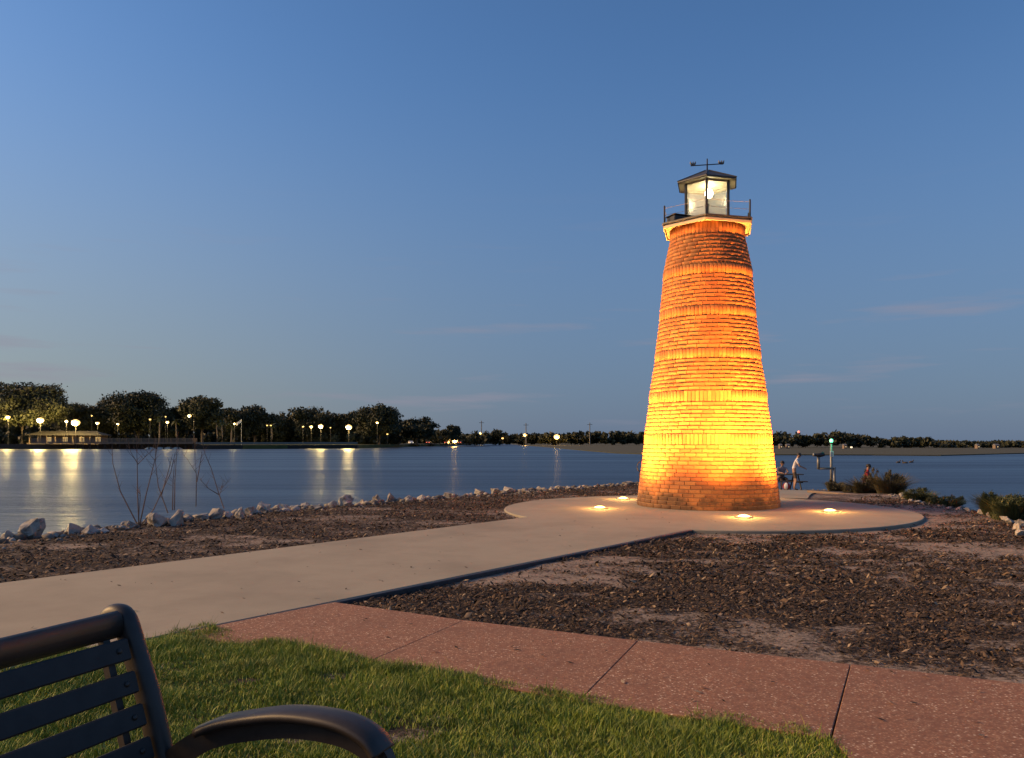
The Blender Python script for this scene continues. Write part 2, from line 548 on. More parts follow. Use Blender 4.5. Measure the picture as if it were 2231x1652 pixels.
def fbm(x, y, octv=4, seed=0.0):
    return mnoise.fractal(Vector((x + seed * 17.3, y - seed * 9.1, seed)), 1.0, 2.0, octv)


def fbm_arr(X, Y, sx, sy, octv=4, seed=0.0):
    """value noise on arrays (numpy)"""
    def vn(u, v, s):
        iu, iv = np.floor(u).astype(np.int64), np.floor(v).astype(np.int64)
        fu, fv = u - iu, v - iv
        fu, fv = fu * fu * (3 - 2 * fu), fv * fv * (3 - 2 * fv)
        def hsh(a, b):
            hh = (a * 374761393 + b * 668265263 + s * 1442695041) & 0x7fffffff
            hh = ((hh ^ (hh >> 13)) * 1274126177) & 0x7fffffff
            return ((hh ^ (hh >> 16)) & 0xffff) / 65535.0
        return (hsh(iu, iv) * (1 - fu) + hsh(iu + 1, iv) * fu) * (1 - fv) + (hsh(iu, iv + 1) * (1 - fu) + hsh(iu + 1, iv + 1) * fu) * fv
    out, amp, tot = np.zeros_like(X, dtype=float), 1.0, 0.0
    for k in range(octv):
        out += amp * vn(X * sx * 2 ** k + 31.7 * k, Y * sy * 2 ** k - 12.3 * k, int(seed * 101 + k * 7))
        tot += amp; amp *= 0.55
    return out / tot


# ------------------------------------------------------------------ layout of the point of land
TOWER = Vector((4.0, 16.32, 0.0))
PLAT_C, PLAT_R = (3.68, 15.43), 3.83
PA = np.array((-1.453, 6.485)); PDIR = np.array((0.613, 0.790)); PDIR /= np.linalg.norm(PDIR)
PNRM = np.array((-PDIR[1], PDIR[0])); PWID = 3.09
LAND = [(-14, -8), (-14, 0), (-9.5, 4), (-7.4, 7.5), (-6.55, 9.9), (-6.25, 11.1), (-5.95, 12.5), (-5.0, 13.9), (-3.8, 15.7), (-2.7, 17.1),
        (-1.3, 18.8), (1.0, 21.4), (3.9, 24.6), (8.0, 31), (10.8, 40), (14.2, 41.5), (16.4, 37), (15.3, 31), (13.0, 26.5), (11.0, 22.5),
        (9.6, 19.6), (9.0, 16.9), (9.1, 14.9), (8.3, 12.2), (7.6, 9.5), (7.6, 6), (9, 2), (9, -8)]
LANDA = np.array(LAND, dtype=float)


def poly_sd(P, X, Y):
    """signed distance, positive inside"""
    d = np.full(X.shape, 1e9); ins = np.zeros(X.shape, dtype=bool)
    n = len(P)
    for i in range(n):
        ax, ay = P[i]; bx, by = P[(i + 1) % n]
        ex, ey = bx - ax, by - ay
        t = np.clip(((X - ax) * ex + (Y - ay) * ey) / (ex * ex + ey * ey), 0, 1)
        d = np.minimum(d, np.hypot(X - ax - t * ex, Y - ay - t * ey))
        cond = ((ay > Y) != (by > Y))
        with np.errstate(divide='ignore', invalid='ignore'):
            xi = (bx - ax) * (Y - ay) / (by - ay if by != ay else 1e-9) + ax
        ins ^= cond & (X < xi)
    return np.where(ins, d, -d)


def sstep(a, b, x):
    t = np.clip((x - a) / (b - a), 0, 1)
    return t * t * (3 - 2 * t)


GRASS_POLY = np.array([(-2.18, 5.60), (-1.31, 4.98), (-0.86, 4.73), (-0.40, 4.485), (0.337, 4.045), (0.858, 3.86), (1.30, 3.66), (1.385, 3.45),
                       (1.37, 1.0), (-5.6, 1.0), (-5.30, 1.58)])


def ground_z(X, Y):
    X = np.asarray(X, dtype=float); Y = np.asarray(Y, dtype=float)
    d = poly_sd(LANDA, X, Y) + np.where(X < 5 - 0.0 * Y, 0.95, 0.42)
    side = (X - PA[0]) * PNRM[0] + (Y - PA[1]) * PNRM[1]          # >0 on the path and the lake side of it
    z = np.where(side < 0, -0.048, -0.035)
    z = z - 0.055 * np.maximum(Y - 20, 0) * sstep(4.0, 8.0, X)
    z = z + 0.035 * (fbm_arr(X, Y, 0.8, 0.8, 4, 2) - 0.5) + 0.02 * (fbm_arr(X, Y, 6, 6, 3, 3) - 0.5)
    g = poly_sd(GRASS_POLY, X, Y)
    z = np.where(g > -0.05, -0.02 + 0.05 * fbm_arr(X, Y, 1.6, 1.6, 3, 5) * sstep(0.1, 0.8, g), z)
    fall = np.where(d < 0.5, -0.75 * np.maximum(0.5 - d, 0) ** 1.25 * 0.9, 0)
    return np.maximum(z + fall, -2.2)


def gz(x, y):
    return float(ground_z(np.array([x]), np.array([y]))[0])


def sand_f(X, Y):
    n = fbm_arr(X + 0.35 * Y, Y, 0.62, 1.0, 5, 1)
    pd = np.hypot(X - PLAT_C[0], Y - PLAT_C[1]) - PLAT_R
    side = (X - PA[0]) * PNRM[0] + (Y - PA[1]) * PNRM[1]
    n = 0.45 * n + 0.30 * fbm_arr(X + 0.5 * Y, Y, 1.5, 3.0, 4, 6) + 0.25 * fbm_arr(X, Y, 5, 8, 3, 12)
    s = n - 0.060 + 0.03 * sstep(2.0, 5.0, X) + 0.13 * np.exp(-np.maximum(pd, 0) / 0.5) * (Y < 15.5) + 0.075 * np.exp(-np.abs(side) / 0.45) * (side < 0)
    s = s + 0.09 * sstep(0.8, 2.2, X) * sstep(5.75, 5.2, Y + 0.47 * (X - 1))
    s = s - 0.05 * (side > PWID)
    return s


# ------------------------------------------------------------------ the setting
def grid_land():
    xs = np.concatenate([np.arange(-14, -7.5, 0.4), np.arange(-7.5, 9.2, 0.075), np.arange(9.2, 19, 0.25)])
    ys = np.concatenate([np.arange(-8, 3.2, 0.4), np.arange(3.2, 16, 0.08), np.arange(16, 26, 0.14), np.arange(26, 45, 0.3)])
    X, Y = np.meshgrid(xs, ys)
    Z = ground_z(X, Y)
    nx, ny = len(xs), len(ys)
    idx = np.arange(nx * ny).reshape(ny, nx)
    Fq = np.stack([idx[:-1, :-1], idx[:-1, 1:], idx[1:, 1:], idx[1:, :-1]], -1).reshape(-1, 4)
    o = np_mesh('ground', np.stack([X, Y, Z], -1).reshape(-1, 3), Fq, M['soil'], smooth=True)
    a = o.data.attributes.new('sand', 'FLOAT', 'POINT')
    a.data.foreach_set('value', sand_f(X, Y).astype(np.float32).ravel())
    tag(o, 'sandy lakeside ground with dark bark mulch', 'ground', kind='structure')


grid_land()
wat = MB()
wat.add([(-3500, -300, WATER_Z), (3500, -300, WATER_Z), (3500, 4200, WATER_Z), (-3500, 4200, WATER_Z)], [(0, 1, 2, 3)])
tag(wat.build('lake_water', M['water']), 'blue dusk lake water', 'water', kind='structure')


# concrete path running into the round platform: one slab outline
def circ_hit(p, d):
    f = p - np.array(PLAT_C)
    b = f @ d; c = f @ f - PLAT_R ** 2
    return p + d * (-b - math.sqrt(b * b - c))


lo, hi = circ_hit(PA, PDIR), circ_hit(PA + PNRM * PWID, PDIR)
a0 = math.atan2(lo[1] - PLAT_C[1], lo[0] - PLAT_C[0]); a1 = math.atan2(hi[1] - PLAT_C[1], hi[0] - PLAT_C[0])
while a1 < a0: a1 += 2 * math.pi
outline = [tuple(PA - PDIR * 9)]
for k in range(97):
    t = a0 + (a1 - a0) * k / 96
    outline.append((PLAT_C[0] + PLAT_R * math.cos(t), PLAT_C[1] + PLAT_R * math.sin(t)))
outline.append(tuple(PA + PNRM * PWID - PDIR * 9))


def slab(name, pts, z0, z1, material, parent=None, ch=0.008):
    """slab with a small chamfer round the top edge"""
    P = [Vector((p[0], p[1])) for p in pts]
    n = len(P)
    ins = []
    for i in range(n):
        e0 = (P[i] - P[i - 1]).normalized(); e1 = (P[(i + 1) % n] - P[i]).normalized()
        nn = Vector((-e0.y, e0.x)) + Vector((-e1.y, e1.x))
        nn = nn / max(nn.length_squared, 0.3) * 2
        ins.append(P[i] + nn * ch)
    b = MB()
    b.add([(p.x, p.y, z0) for p in P] + [(p.x, p.y, z1 - ch) for p in P] + [(p.x, p.y, z1) for p in ins],
          [tuple(range(2 * n, 3 * n))] + [(i, (i + 1) % n, n + (i + 1) % n, n + i) for i in range(n)]
          + [(n + i, n + (i + 1) % n, 2 * n + (i + 1) % n, 2 * n + i) for i in range(n)])
    return b.build(name, material, parent)


tag(slab('concrete_path', outline, -0.13, 0.0, M['concrete'], ch=0.012), 'pale concrete path and round platform', 'path', kind='structure')

# path going on behind the tower to the tip
strip = []
for k in range(25):
    t = k / 24
    strip.append((5.6 + 6.9 * t + 0.5 * math.sin(t * 3), 18.6 + 19.5 * t))
V, Fq = [], []
for i, (x, y) in enumerate(strip):
    w = 1.15
    for sgn in (-1, 1):
        xx = x + sgn * w
        V.append((xx, y - 0.35 * sgn * w, max(float(ground_z(np.array([x]), np.array([y]))[0]) + 0.03, -0.004 if y < 19.4 else -9)))
for i in range(24):
    Fq.append((2 * i, 2 * i + 1, 2 * i + 3, 2 * i + 2))
tag(np_mesh('rear_path', V, Fq, M['concrete']), 'concrete path behind the tower', 'path', kind='structure')

# dark edging board along the path
eb = MB()
q0, q1 = PA - PNRM * 0.022, lo - PNRM * 0.022 + PDIR * 0.05
mid = (q0 + q1) / 2
eb.box((mid[0], mid[1], -0.055), (float(np.linalg.norm(q1 - q0)), 0.04, 0.10), math.atan2(PDIR[1], PDIR[0]), 0.006)
tag(eb.build('edging_board', M['bed_edge']), 'long black edging board along the right side of the concrete path', 'edging')

# red aggregate walk in separate slabs
walk = empty('red_walkway', (0, 0, 0))
tag(walk, kind='structure')
U = [(-1.430, 6.470), (-0.347, 5.80), (0.825, 5.21), (1.98, 4.655), (3.10, 4.11), (4.22, 3.57)]
g = 0.0022
slabs = [[(-2.30, 5.375), (-0.86 - 0.0008, 4.69), (-0.347 - 0.0008, 5.80), (-1.440, 6.455)],
         [(-0.86 + 0.0008, 4.69), (0.337 - g, 4.0), (0.825 - g, 5.21), (-0.347 + 0.0008, 5.80)],
         [(0.337 + g, 4.0), (1.40 - g, 3.50), (1.98 - g, 4.655), (0.825 + g, 5.21)],
         [(1.40 + g, 3.49), (1.33, 2.41), (3.20, 2.41), (3.10 - g, 4.11), (1.98 + g, 4.655)],
         [(1.33, 2.396), (1.33, 0.9), (3.2, 0.9), (3.2, 2.396)],
         [(3.21, 2.4), (4.6, 2.4), (4.22, 3.57), (3.11, 4.11)]]
for sl in slabs:
    slab('slab', sl, -0.11, -0.001, M['aggregate'], walk, 0.0035)

# ------------------------------------------------------------------ far shores
def strip_land(name, pts, z, material, label):
    """polygon sheet on the far side of the water with a small bank"""
    b = MB()
    b.prism(pts, WATER_Z - 0.5, z)
    return tag(b.build(name, material), label, name.replace('_', ' '), kind='structure')


def shore(px, zs=WATER_Z):
    return [tuple(PZ(x, y, zs)[:2]) for x, y in px]


left_front = shore([(-500, 977), (0, 977.8), (425, 977.8), (426, 978.6), (600, 978.2), (760, 977), (850, 975), (930, 972.5), (990, 970.5), (1035, 968.6), (1075, 967.2), (1110, 966.3)])
left_land = left_front + [(300, 2600), (-2200, 2600), (-2200, 300)]
strip_land('far_bank', left_land, 0.1, M['lawn_far'], 'dark lawn on the far left shore')
right_front = shore([(1090, 966.6), (1135, 970), (1200, 975.5), (1270, 982), (1340, 988), (1420, 991), (1700, 992), (1900, 992.5), (2050, 993.5), (2180, 990), (2300, 987), (2700, 986)])
marsh_land = right_front + [(1500, 900), (1300, 2600), (200, 2600)]
strip_land('marsh', marsh_land, WATER_Z + 0.16, M['marsh'], 'low marsh grass on the far right shore')

# ------------------------------------------------------------------ lighthouse
lh = empty('lighthouse', TOWER, 0, 'tapering orange brick lighthouse lit from below with glowing glass lantern', 'lighthouse')
PZs = [0, 0.99, 1.47, 2.47, 2.90, 3.20, 3.92, 4.83, 5.10, 5.45, 5.70]
PRs = [1.43, 1.312, 1.262, 1.139, 1.070, 1.035, 0.955, 0.880, 0.838, 0.752, 0.742]
bands = [(1.238, 1.453), (2.063, 2.283), (2.906, 3.108), (3.745, 3.947), (4.566, 4.772), (5.378, 5.622)]
courses = []                      # (z0, z1, soldier, r)
z = 0.0
secs = [16, 8, 8, 8, 8, 8]
r_prev = 1.437
for (b0, b1), n in zip(bands, secs):
    r_band = float(np.interp((b0 + b1) / 2, PZs, PRs))
    stp = (r_prev - r_band) / (n + 1)
    for k in range(n):
        za = z + (b0 - z) * k / n; zb = z + (b0 - z) * (k + 1) / n
        courses.append((za, zb, False, r_prev - stp * (k + 1)))
    courses.append((b0, b1, True, r_band))
    r_prev = r_band
    z = b1
JT = 0.010
core = MB()
prof = []
for za, zb, so, r in courses:
    prof += [(r - 0.016, za), (r - 0.016, zb)]
core.lathe(prof, 96)
core.build('mortar_core', M['mortar'], lh)


def brick_mesh(w, h, d=0.095, ch=0.005):
    x, zz = w / 2, h / 2
    v = [(-x, -d, -zz), (x, -d, -zz), (x, -d, zz), (-x, -d, zz),
         (-x, -ch, -zz), (x, -ch, -zz), (x, -ch, zz), (-x, -ch, zz),
         (-x + ch, 0, -zz + ch), (x - ch, 0, -zz + ch), (x - ch, 0, zz - ch), (-x + ch, 0, zz - ch)]
    f = [(0, 1, 2, 3)]
    for i in range(4):
        j = (i + 1) % 4
        f += [(i, 4 + i, 4 + j, j), (4 + i, 8 + i, 8 + j, 4 + j)]
    f.append((11, 10, 9, 8))
    f = [tuple(reversed(q)) for q in f]
    return v, f


BW, BH, SW, SH = 0.2045, 0.0672, 0.0665, 0.205
protos = {}
for nm, w, h in (('stretcher', BW, BH), ('soldier', SW, SH)):
    v, f = brick_mesh(w, h)
    me = bpy.data.meshes.new('brick_' + nm)
    me.from_pydata(v, [], f)
    me.materials.append(M['brick'])
    protos[nm] = (me, np.array(v), np.array(f, dtype=int))
bricks = []
for ci, (za, zb, so, r) in enumerate(courses):
    h = zb - za
    pitch = (0.0765 if so else 0.2145)
    n = int(round(2 * math.pi * r / pitch))
    off = (ci % 2) * 0.5 + (random.random() * 0.12)
    for k in range(n):
        a = 2 * math.pi * (k + off) / n
        rr = r - (r * (1 - math.cos(math.pi / n))) * 0.5 + random.uniform(-0.002, 0.003)
        chord = 2 * rr * math.sin(math.pi / n) - JT
        sx = chord / (SW if so else BW); sz = (h - JT) / (SH if so else BH)
        pos = Vector((rr * math.cos(a), rr * math.sin(a), (za + zb) / 2))
        wp = TOWER + pos
        toc = Vector((0, 0, EYE)) - wp
        cosf = Vector((math.cos(a), math.sin(a), 0)).dot(toc.normalized())
        area = max(cosf, 0) * chord * h / toc.length_squared
        bricks.append((area, 'soldier' if so else 'stretcher', pos, a - math.pi / 2, sx, sz))
order = sorted(range(len(bricks)), key=lambda i: -bricks[i][0])
single = set(order[:300])
RV, RF, nv = [], [], 0
for i, (area, kind, pos, rz, sx, sz) in enumerate(bricks):
    me, bv, bf = protos[kind]
    if i in single:
        o = bpy.data.objects.new('brick', me)
        COL.objects.link(o); o.parent = lh
        o.location = pos; o.rotation_euler = (random.uniform(-.006, .006), 0, rz + random.uniform(-.006, .006)); o.scale = (sx, 1, sz)
    else:
        c_, s_ = math.cos(rz), math.sin(rz)
        q = bv * np.array((sx, 1, sz))
        RV.append(np.stack([q[:, 0] * c_ - q[:, 1] * s_ + pos.x, q[:, 0] * s_ + q[:, 1] * c_ + pos.y, q[:, 2] + pos.z], -1))
        RF.append(bf + nv); nv += len(bv)
tag(np_mesh('brick_courses', np.concatenate(RV), np.concatenate(RF), M['brick'], lh), kind='stuff')

# gallery deck, hexagonal with a corner toward the path
HR = R(-105.0)


def hexa(r, rot=HR):
    return [(r * math.cos(rot + k * math.pi / 3), r * math.sin(rot + k * math.pi / 3)) for k in range(6)]


DZ = 5.625
dk = MB().prism(hexa(0.965), DZ, DZ + 0.045)
dk.build('gallery_soffit', M['soffit'], lh)
for k in range(6):                                            # rim boards under the deck edge, dark cap above
    p0, p1 = Vector((*hexa(0.985)[k], 0)), Vector((*hexa(0.985)[(k + 1) % 6], 0))
    mid = (p0 + p1) / 2; ang = math.atan2(p1.y - p0.y, p1.x - p0.x)
    MB().box((mid.x * 0.985, mid.y * 0.985, DZ - 0.012), ((p1 - p0).length - 0.03, 0.026, 0.055), ang, 0.004).build('rim_board', M['soffit'], lh)
    MB().box((mid.x * 0.60, mid.y * 0.60, DZ - 0.012), (0.03, 0.0, 0.02) if False else ((p1 - p0).length * 0.60, 0.02, 0.018), ang, 0.003).build('soffit_batten', M['soffit'], lh)
MB().prism(hexa(1.005), DZ + 0.047, DZ + 0.080).build('gallery_deck', M['roof'], lh)
DT = DZ + 0.080
for k in range(6):
    x, y = hexa(0.955)[k]
    MB().lathe([(0.018, -0.06), (0.018, 0.345), (0.012, 0.352)], 8, (x, y, DT)).build('rail_post', M['black_metal'], lh)
for k in range(6):
    x0, y0 = hexa(0.955)[k]; x1, y1 = hexa(0.955)[(k + 1) % 6]
    for zz in (0.16, 0.30):
        MB().tube([(x0, y0, DT + zz), ((x0 + x1) / 2, (y0 + y1) / 2, DT + zz - 0.012), (x1, y1, DT + zz)], 0.0035, 4).build('rail_cable', M['steel'], lh)
hb = MB().box((-0.60, -0.22, DT + 0.065), (0.46, 0.30, 0.12), R(22), 0.015)
hb.box((-0.60, -0.22, DT + 0.134), (0.50, 0.34, 0.02), R(22), 0.006)
hb.build('equipment_box', M['black_metal'], lh)

# lantern room
LZ1 = 6.53
for k in range(6):
    x, y = hexa(0.478)[k]
    p = MB().box((x, y, (DT + LZ1) / 2), (0.046, 0.05, LZ1 - DT + 0.06), HR + k * math.pi / 3, 0.006)
    p.build('lantern_post', M['black_metal'], lh)
for k in range(6):
    p0, p1 = Vector((*hexa(0.462)[k], 0)), Vector((*hexa(0.462)[(k + 1) % 6], 0))
    mid = (p0 + p1) / 2; ang = math.atan2(p1.y - p0.y, p1.x - p0.x); ln = (p1 - p0).length
    MB().box((mid.x, mid.y, (DT + LZ1) / 2 + 0.02), (ln - 0.055, 0.008, LZ1 - DT - 0.08), ang).build('pane', M['glass'], lh)
    MB().box((mid.x, mid.y, DT + 0.030), (ln - 0.04, 0.034, 0.055), ang, 0.004).build('sill', M['black_metal'], lh)
    MB().box((mid.x, mid.y, LZ1 - 0.010), (ln - 0.04, 0.026, 0.022), ang, 0.004).build('head_rail', M['soffit'], lh)
MB().lathe([(0.12, 0), (0.12, 0.03), (0.060, 0.06), (0.035, 0.40), (0.050, 0.44), (0.050, 0.46)], 20, (0.0, 0, DT)).build('lamp_pedestal', M['black_metal'], lh, True)
bulb = MB().sphere((0.03, -0.02, 6.375), (0.080, 0.080, 0.092), 16, 12)
bulb.build('lamp_bulb', M['glow_beacon'], lh, True)
# roof
apex = 6.865
rr, rb = hexa(0.665), hexa(0.665)
rf = MB()
rf.add([(x, y, LZ1 + 0.035) for x, y in rr] + [(0, 0, apex)] + [(x, y, LZ1 + 0.012) for x, y in rr],
       [(k, (k + 1) % 6, 6) for k in range(6)] + [(7 + k, 7 + (k + 1) % 6, (k + 1) % 6, k) for k in range(6)] + [tuple(reversed(range(7, 13)))])
roof = rf.build('lantern_roof', M['roof'], lh)
MB().prism(hexa(0.640), LZ1 + 0.002, LZ1 + 0.010).build('eave_soffit', M['soffit'], roof)
for k in range(6):
    x0, y0 = hexa(0.668)[k]
    MB().tube([(x0, y0, LZ1 + 0.040), (x0 * 0.06, y0 * 0.06, apex - 0.014)], 0.012, 6).build('roof_rib', M['roof'], roof)
# vane
vn_ = MB().lathe([(0.028, 0), (0.016, 0.03), (0.013, 0.235), (0.004, 0.25)], 10, (0, 0, apex - 0.015))
vane = vn_.build('vane_mast', M['black_metal'], lh)
ca, sa = math.cos(R(4)), math.sin(R(4))
MB().tube([(-0.335, 0.02, 6.955), (0.335, -0.02, 6.985)], 0.0105, 8).build('vane_arm', M['black_metal'], lh)
for sx in (-0.29, 0.29):
    cup = MB()
    zc = 6.965 + sx * 0.045
    for k, (dx, t) in enumerate(((-0.045, -0.5), (0.0, 0.1), (0.042, 0.45))):
        cup.tube([(sx + dx * 0.35, 0, zc), (sx + dx, 0.01, zc + 0.045), (sx + dx * 1.25, 0.0, zc + 0.085)], [0.010, 0.022, 0.006], 8)
    cup.build('vane_ornament', M['steel'], lh, True)


def add_light(name, kind, loc, power, col, size=0.05, aim=None, cone=None, blend=0.6):
    ld = bpy.data.lights.new(name, kind)
    ld.energy = power
    ld.color = col
    ld.shadow_soft_size = size
    o = bpy.data.objects.new(name, ld)
    COL.objects.link(o)
    o.location = loc
    if aim is not None:
        o.rotation_euler = (Vector(aim) - Vector(loc)).to_track_quat('-Z', 'Y').to_euler()
        ld.spot_size = R(cone); ld.spot_blend = blend
    return o


# the beacon's light, just in front of its bulb on each side so the bulb itself shows
o = add_light('beacon_light', 'POINT', (TOWER.x + 0.03, TOWER.y - 0.02, 6.375), 32, (1.0, 0.86, 0.56), 0.10)

# ------------------------------------------------------------------ ground uplights
UPL = [(1.70, 15.43, 'in-ground uplight on the platform left of the tower, nearest the path'),
       (2.50, 17.94, 'in-ground uplight close to the left foot of the brick tower'),
       (3.96, 13.60, 'in-ground uplight in front of the brick tower'),
       (5.89, 14.76, 'in-ground uplight on the platform right of the brick tower'),
       (5.55, 18.20, 'in-ground uplight behind the brick tower')]
rim0 = MB().lathe([(0.10, 0.012), (0.105, 0.022), (0.15, 0.018), (0.162, 0.002), (0.162, -0.01)], 28, caps=False)
lens0 = MB().lathe([(0.108, 0.010), (0.100, 0.026), (0.075, 0.038), (0.04, 0.045), (0.004, 0.047)], 24)
for i, (x, y, lab) in enumerate(UPL):
    t = empty('uplight', (x, y, 0), 0, lab, 'light', 'uplights round the tower')
    if i == 0:
        rim_o, lens_o = rim0.build('rim', M['steel'], t, True), lens0.build('lens', M['glow_uplight'], t, True)
    else:
        for src in (rim_o, lens_o):
            c_ = src.copy(); COL.objects.link(c_); c_.parent = t
    d = Vector((TOWER.x - x, TOWER.y - y, 0)).normalized()
    dist = math.hypot(TOWER.x - x, TOWER.y - y)
    aimp = Vector((x, y, 0.07)) + d * (dist - 1.22) + Vector((0, 0, 5.8))
    sp = add_light('uplight_beam', 'SPOT', (x, y, 0.075), 4300, (1.0, 0.37, 0.065), 0.05, aimp, 126, 1.0)
    add_light('uplight_spill', 'POINT', (x, y, 0.16), 34.0, (1.0, 0.50, 0.12), 0.08)

# ------------------------------------------------------------------ mulch chips, grass
def chips(name, mask, n, size, xr, yr, label):
    X = RNG.uniform(*xr, n); Y = RNG.uniform(*yr, n)
    keep = mask(X, Y)
    X, Y = X[keep], Y[keep]
    s = sand_f(X, Y)
    dens = np.clip(1.15 - (s - 0.36) * 6.0, 0.03, 1.0)
    k2 = RNG.random(len(X)) < dens
    X, Y = X[k2], Y[k2]
    n = len(X)
    Z = ground_z(X, Y) + 0.006
    Ln = RNG.gamma(3.0, size / 3.0, n).clip(0.006, 0.09); W = Ln * RNG.uniform(0.2, 0.55, n)
    a = RNG.uniform(0, math.pi * 2, n); tilt = RNG.normal(0, 0.32, n); roll = RNG.normal(0, 0.45, n)
    ux, uy, uz = np.cos(a) * np.cos(tilt), np.sin(a) * np.cos(tilt), np.sin(tilt)
    vx, vy, vz = -np.sin(a) * np.cos(roll), np.cos(a) * np.cos(roll), np.sin(roll)
    C = np.stack([X, Y, Z + np.abs(uz) * Ln * 0.5], -1)
    Uv = np.stack([ux, uy, uz], -1) * (Ln / 2)[:, None]; Vv = np.stack([vx, vy, vz], -1) * (W / 2)[:, None]
    top = np.array((0, 0, 1.0)) * (W * 0.35)[:, None]
    Vt = np.stack([C - Uv * 1.0, C - Vv, C + Uv * 1.0, C + Vv, C + top], 1).reshape(-1, 3)
    b = (np.arange(n) * 5)[:, None]
    Ft = np.concatenate([b + np.array(q) for q in ((0, 1, 4), (1, 2, 4), (2, 3, 4), (3, 0, 4))])
    return tag(np_mesh(name, Vt, Ft, M['chips']), label, 'mulch', kind='stuff')


def side_of(X, Y):
    return (X - PA[0]) * PNRM[0] + (Y - PA[1]) * PNRM[1]


WALK_UP = np.array([(-1.43, 6.47), (-0.347, 5.80), (0.825, 5.21), (1.98, 4.655), (3.10, 4.11), (4.22, 3.57), (9, 1.2), (9, 20), (-1.43, 20)])


def right_bed(X, Y):
    return (side_of(X, Y) < -0.05) & (poly_sd(WALK_UP, X, Y) > 0.0) & (np.hypot(X - PLAT_C[0], Y - PLAT_C[1]) > PLAT_R + 0.015) & (poly_sd(LANDA, X, Y) > -0.2)


def left_bed(X, Y):
    return (side_of(X, Y) > PWID + 0.01) & (np.hypot(X - PLAT_C[0], Y - PLAT_C[1]) > PLAT_R + 0.015) & (poly_sd(LANDA, X, Y) > -0.15)


chips('mulch', lambda X, Y: right_bed(X, Y) & (Y < 7.5), 160000, 0.025, (-1.5, 6.0), (3.2, 7.5), 'brown bark chips on the bed right of the path')
chips('mulch', lambda X, Y: right_bed(X, Y) & (Y >= 7.5) & (Y < 12.5), 170000, 0.036, (-1.0, 8.6), (7.5, 12.5), 'brown bark chips in front of the platform')
chips('mulch', lambda X, Y: right_bed(X, Y) & (Y >= 12.5), 90000, 0.042, (4.0, 10.5), (12.5, 24), 'brown bark chips right of and behind the platform')
chips('mulch', left_bed, 190000, 0.036, (-7.5, 4.5), (6.5, 25), 'brown bark chips along the rocky lake bank')


def grass(n):
    X = RNG.uniform(-4.6, 1.6, n); Y = RNG.uniform(1.6, 5.9, n)
    g = poly_sd(GRASS_POLY, X, Y)
    edge = -0.075 + 0.20 * (fbm_arr(X, Y, 2.6, 2.6, 3, 8) - 0.42)
    keep = (g > edge) & (X > -0.75 * Y - 0.6)
    far = (Y < 2.9) & (RNG.random(n) < 0.6)
    keep &= ~far
    X, Y, g = X[keep], Y[keep], g[keep]
    # bare scuffs
    scuff = fbm_arr(X, Y, 2.0, 3.4, 4, 9)
    k2 = RNG.random(len(X)) < np.clip((scuff - 0.26) * 9, 0.12, 1)
    X, Y, g, scuff = X[k2], Y[k2], g[k2], scuff[k2]
    n = len(X)
    Z = ground_z(X, Y) - 0.004
    tall = fbm_arr(X, Y, 2.8, 2.8, 3, 4)
    H = (0.010 + 0.075 * tall ** 1.3) * RNG.uniform(0.5, 1.35, n)
    H *= np.where(RNG.random(n) < 0.012, 1.8, 1.0)
    W = RNG.uniform(0.0013, 0.0027, n)
    a = RNG.uniform(0, 2 * math.pi, n)
    lean = RNG.uniform(0.15, 0.9, n) * H
    la = RNG.uniform(0, 2 * math.pi, n)
    dx, dy = np.cos(la) * lean, np.sin(la) * lean
    wx, wy = np.cos(a) * W, np.sin(a) * W
    P = np.stack([X, Y, Z], -1)
    w = np.stack([wx, wy, np.zeros(n)], -1)
    midp = P + np.stack([dx * 0.32, dy * 0.32, H * 0.58], -1)
    tip = P + np.stack([dx, dy, H], -1)
    Vt = np.stack([P - w, P + w, midp + w * 0.8, midp - w * 0.8, tip], 1).reshape(-1, 3)
    b = (np.arange(n) * 5)[:, None]
    Ft = np.concatenate([b + np.array(q) for q in ((0, 1, 2), (0, 2, 3), (3, 2, 4))])
    o = np_mesh('grass', Vt, Ft, M['grass'])
    tag(o, 'mown green lawn grass in the foreground', 'grass', kind='stuff')


grass(640000)

# ------------------------------------------------------------------ rocks
def rock_mesh(seed, w, h, d, jag=0.22):
    rnd = random.Random(seed)
    import bmesh
    bm = bmesh.new()
    for _ in range(rnd.randint(13, 19)):
        v = Vector((rnd.gauss(0, 1), rnd.gauss(0, 1), rnd.gauss(0, 1))).normalized()
        bm.verts.new(v * rnd.uniform(0.72, 1.08))
    hull_ = bmesh.ops.convex_hull(bm, input=bm.verts)
    bmesh.ops.delete(bm, geom=[q for q in hull_['geom_interior'] if isinstance(q, bmesh.types.BMVert)], context='VERTS')
    bmesh.ops.bevel(bm, geom=bm.edges[:], offset=0.05, segments=1, affect='EDGES', clamp_overlap=True)
    bmesh.ops.triangulate(bm, faces=bm.faces[:])
    bmesh.ops.subdivide_edges(bm, edges=[q for q in bm.edges if q.calc_length() > 0.4], cuts=1, use_grid_fill=False)
    bmesh.ops.triangulate(bm, faces=bm.faces[:])
    for v in bm.verts:
        p = v.co * (1 + jag * 0.55 * mnoise.fractal(v.co * 2.6 + Vector((seed, 0, 0)), 1, 2, 3))
        v.co = Vector((p.x * w * 0.58, p.y * d * 0.58, p.z * h * 0.58))
    me = bpy.data.meshes.new('rock')
    bm.to_mesh(me); bm.free()
    me.materials.append(M['rock'])
    return me


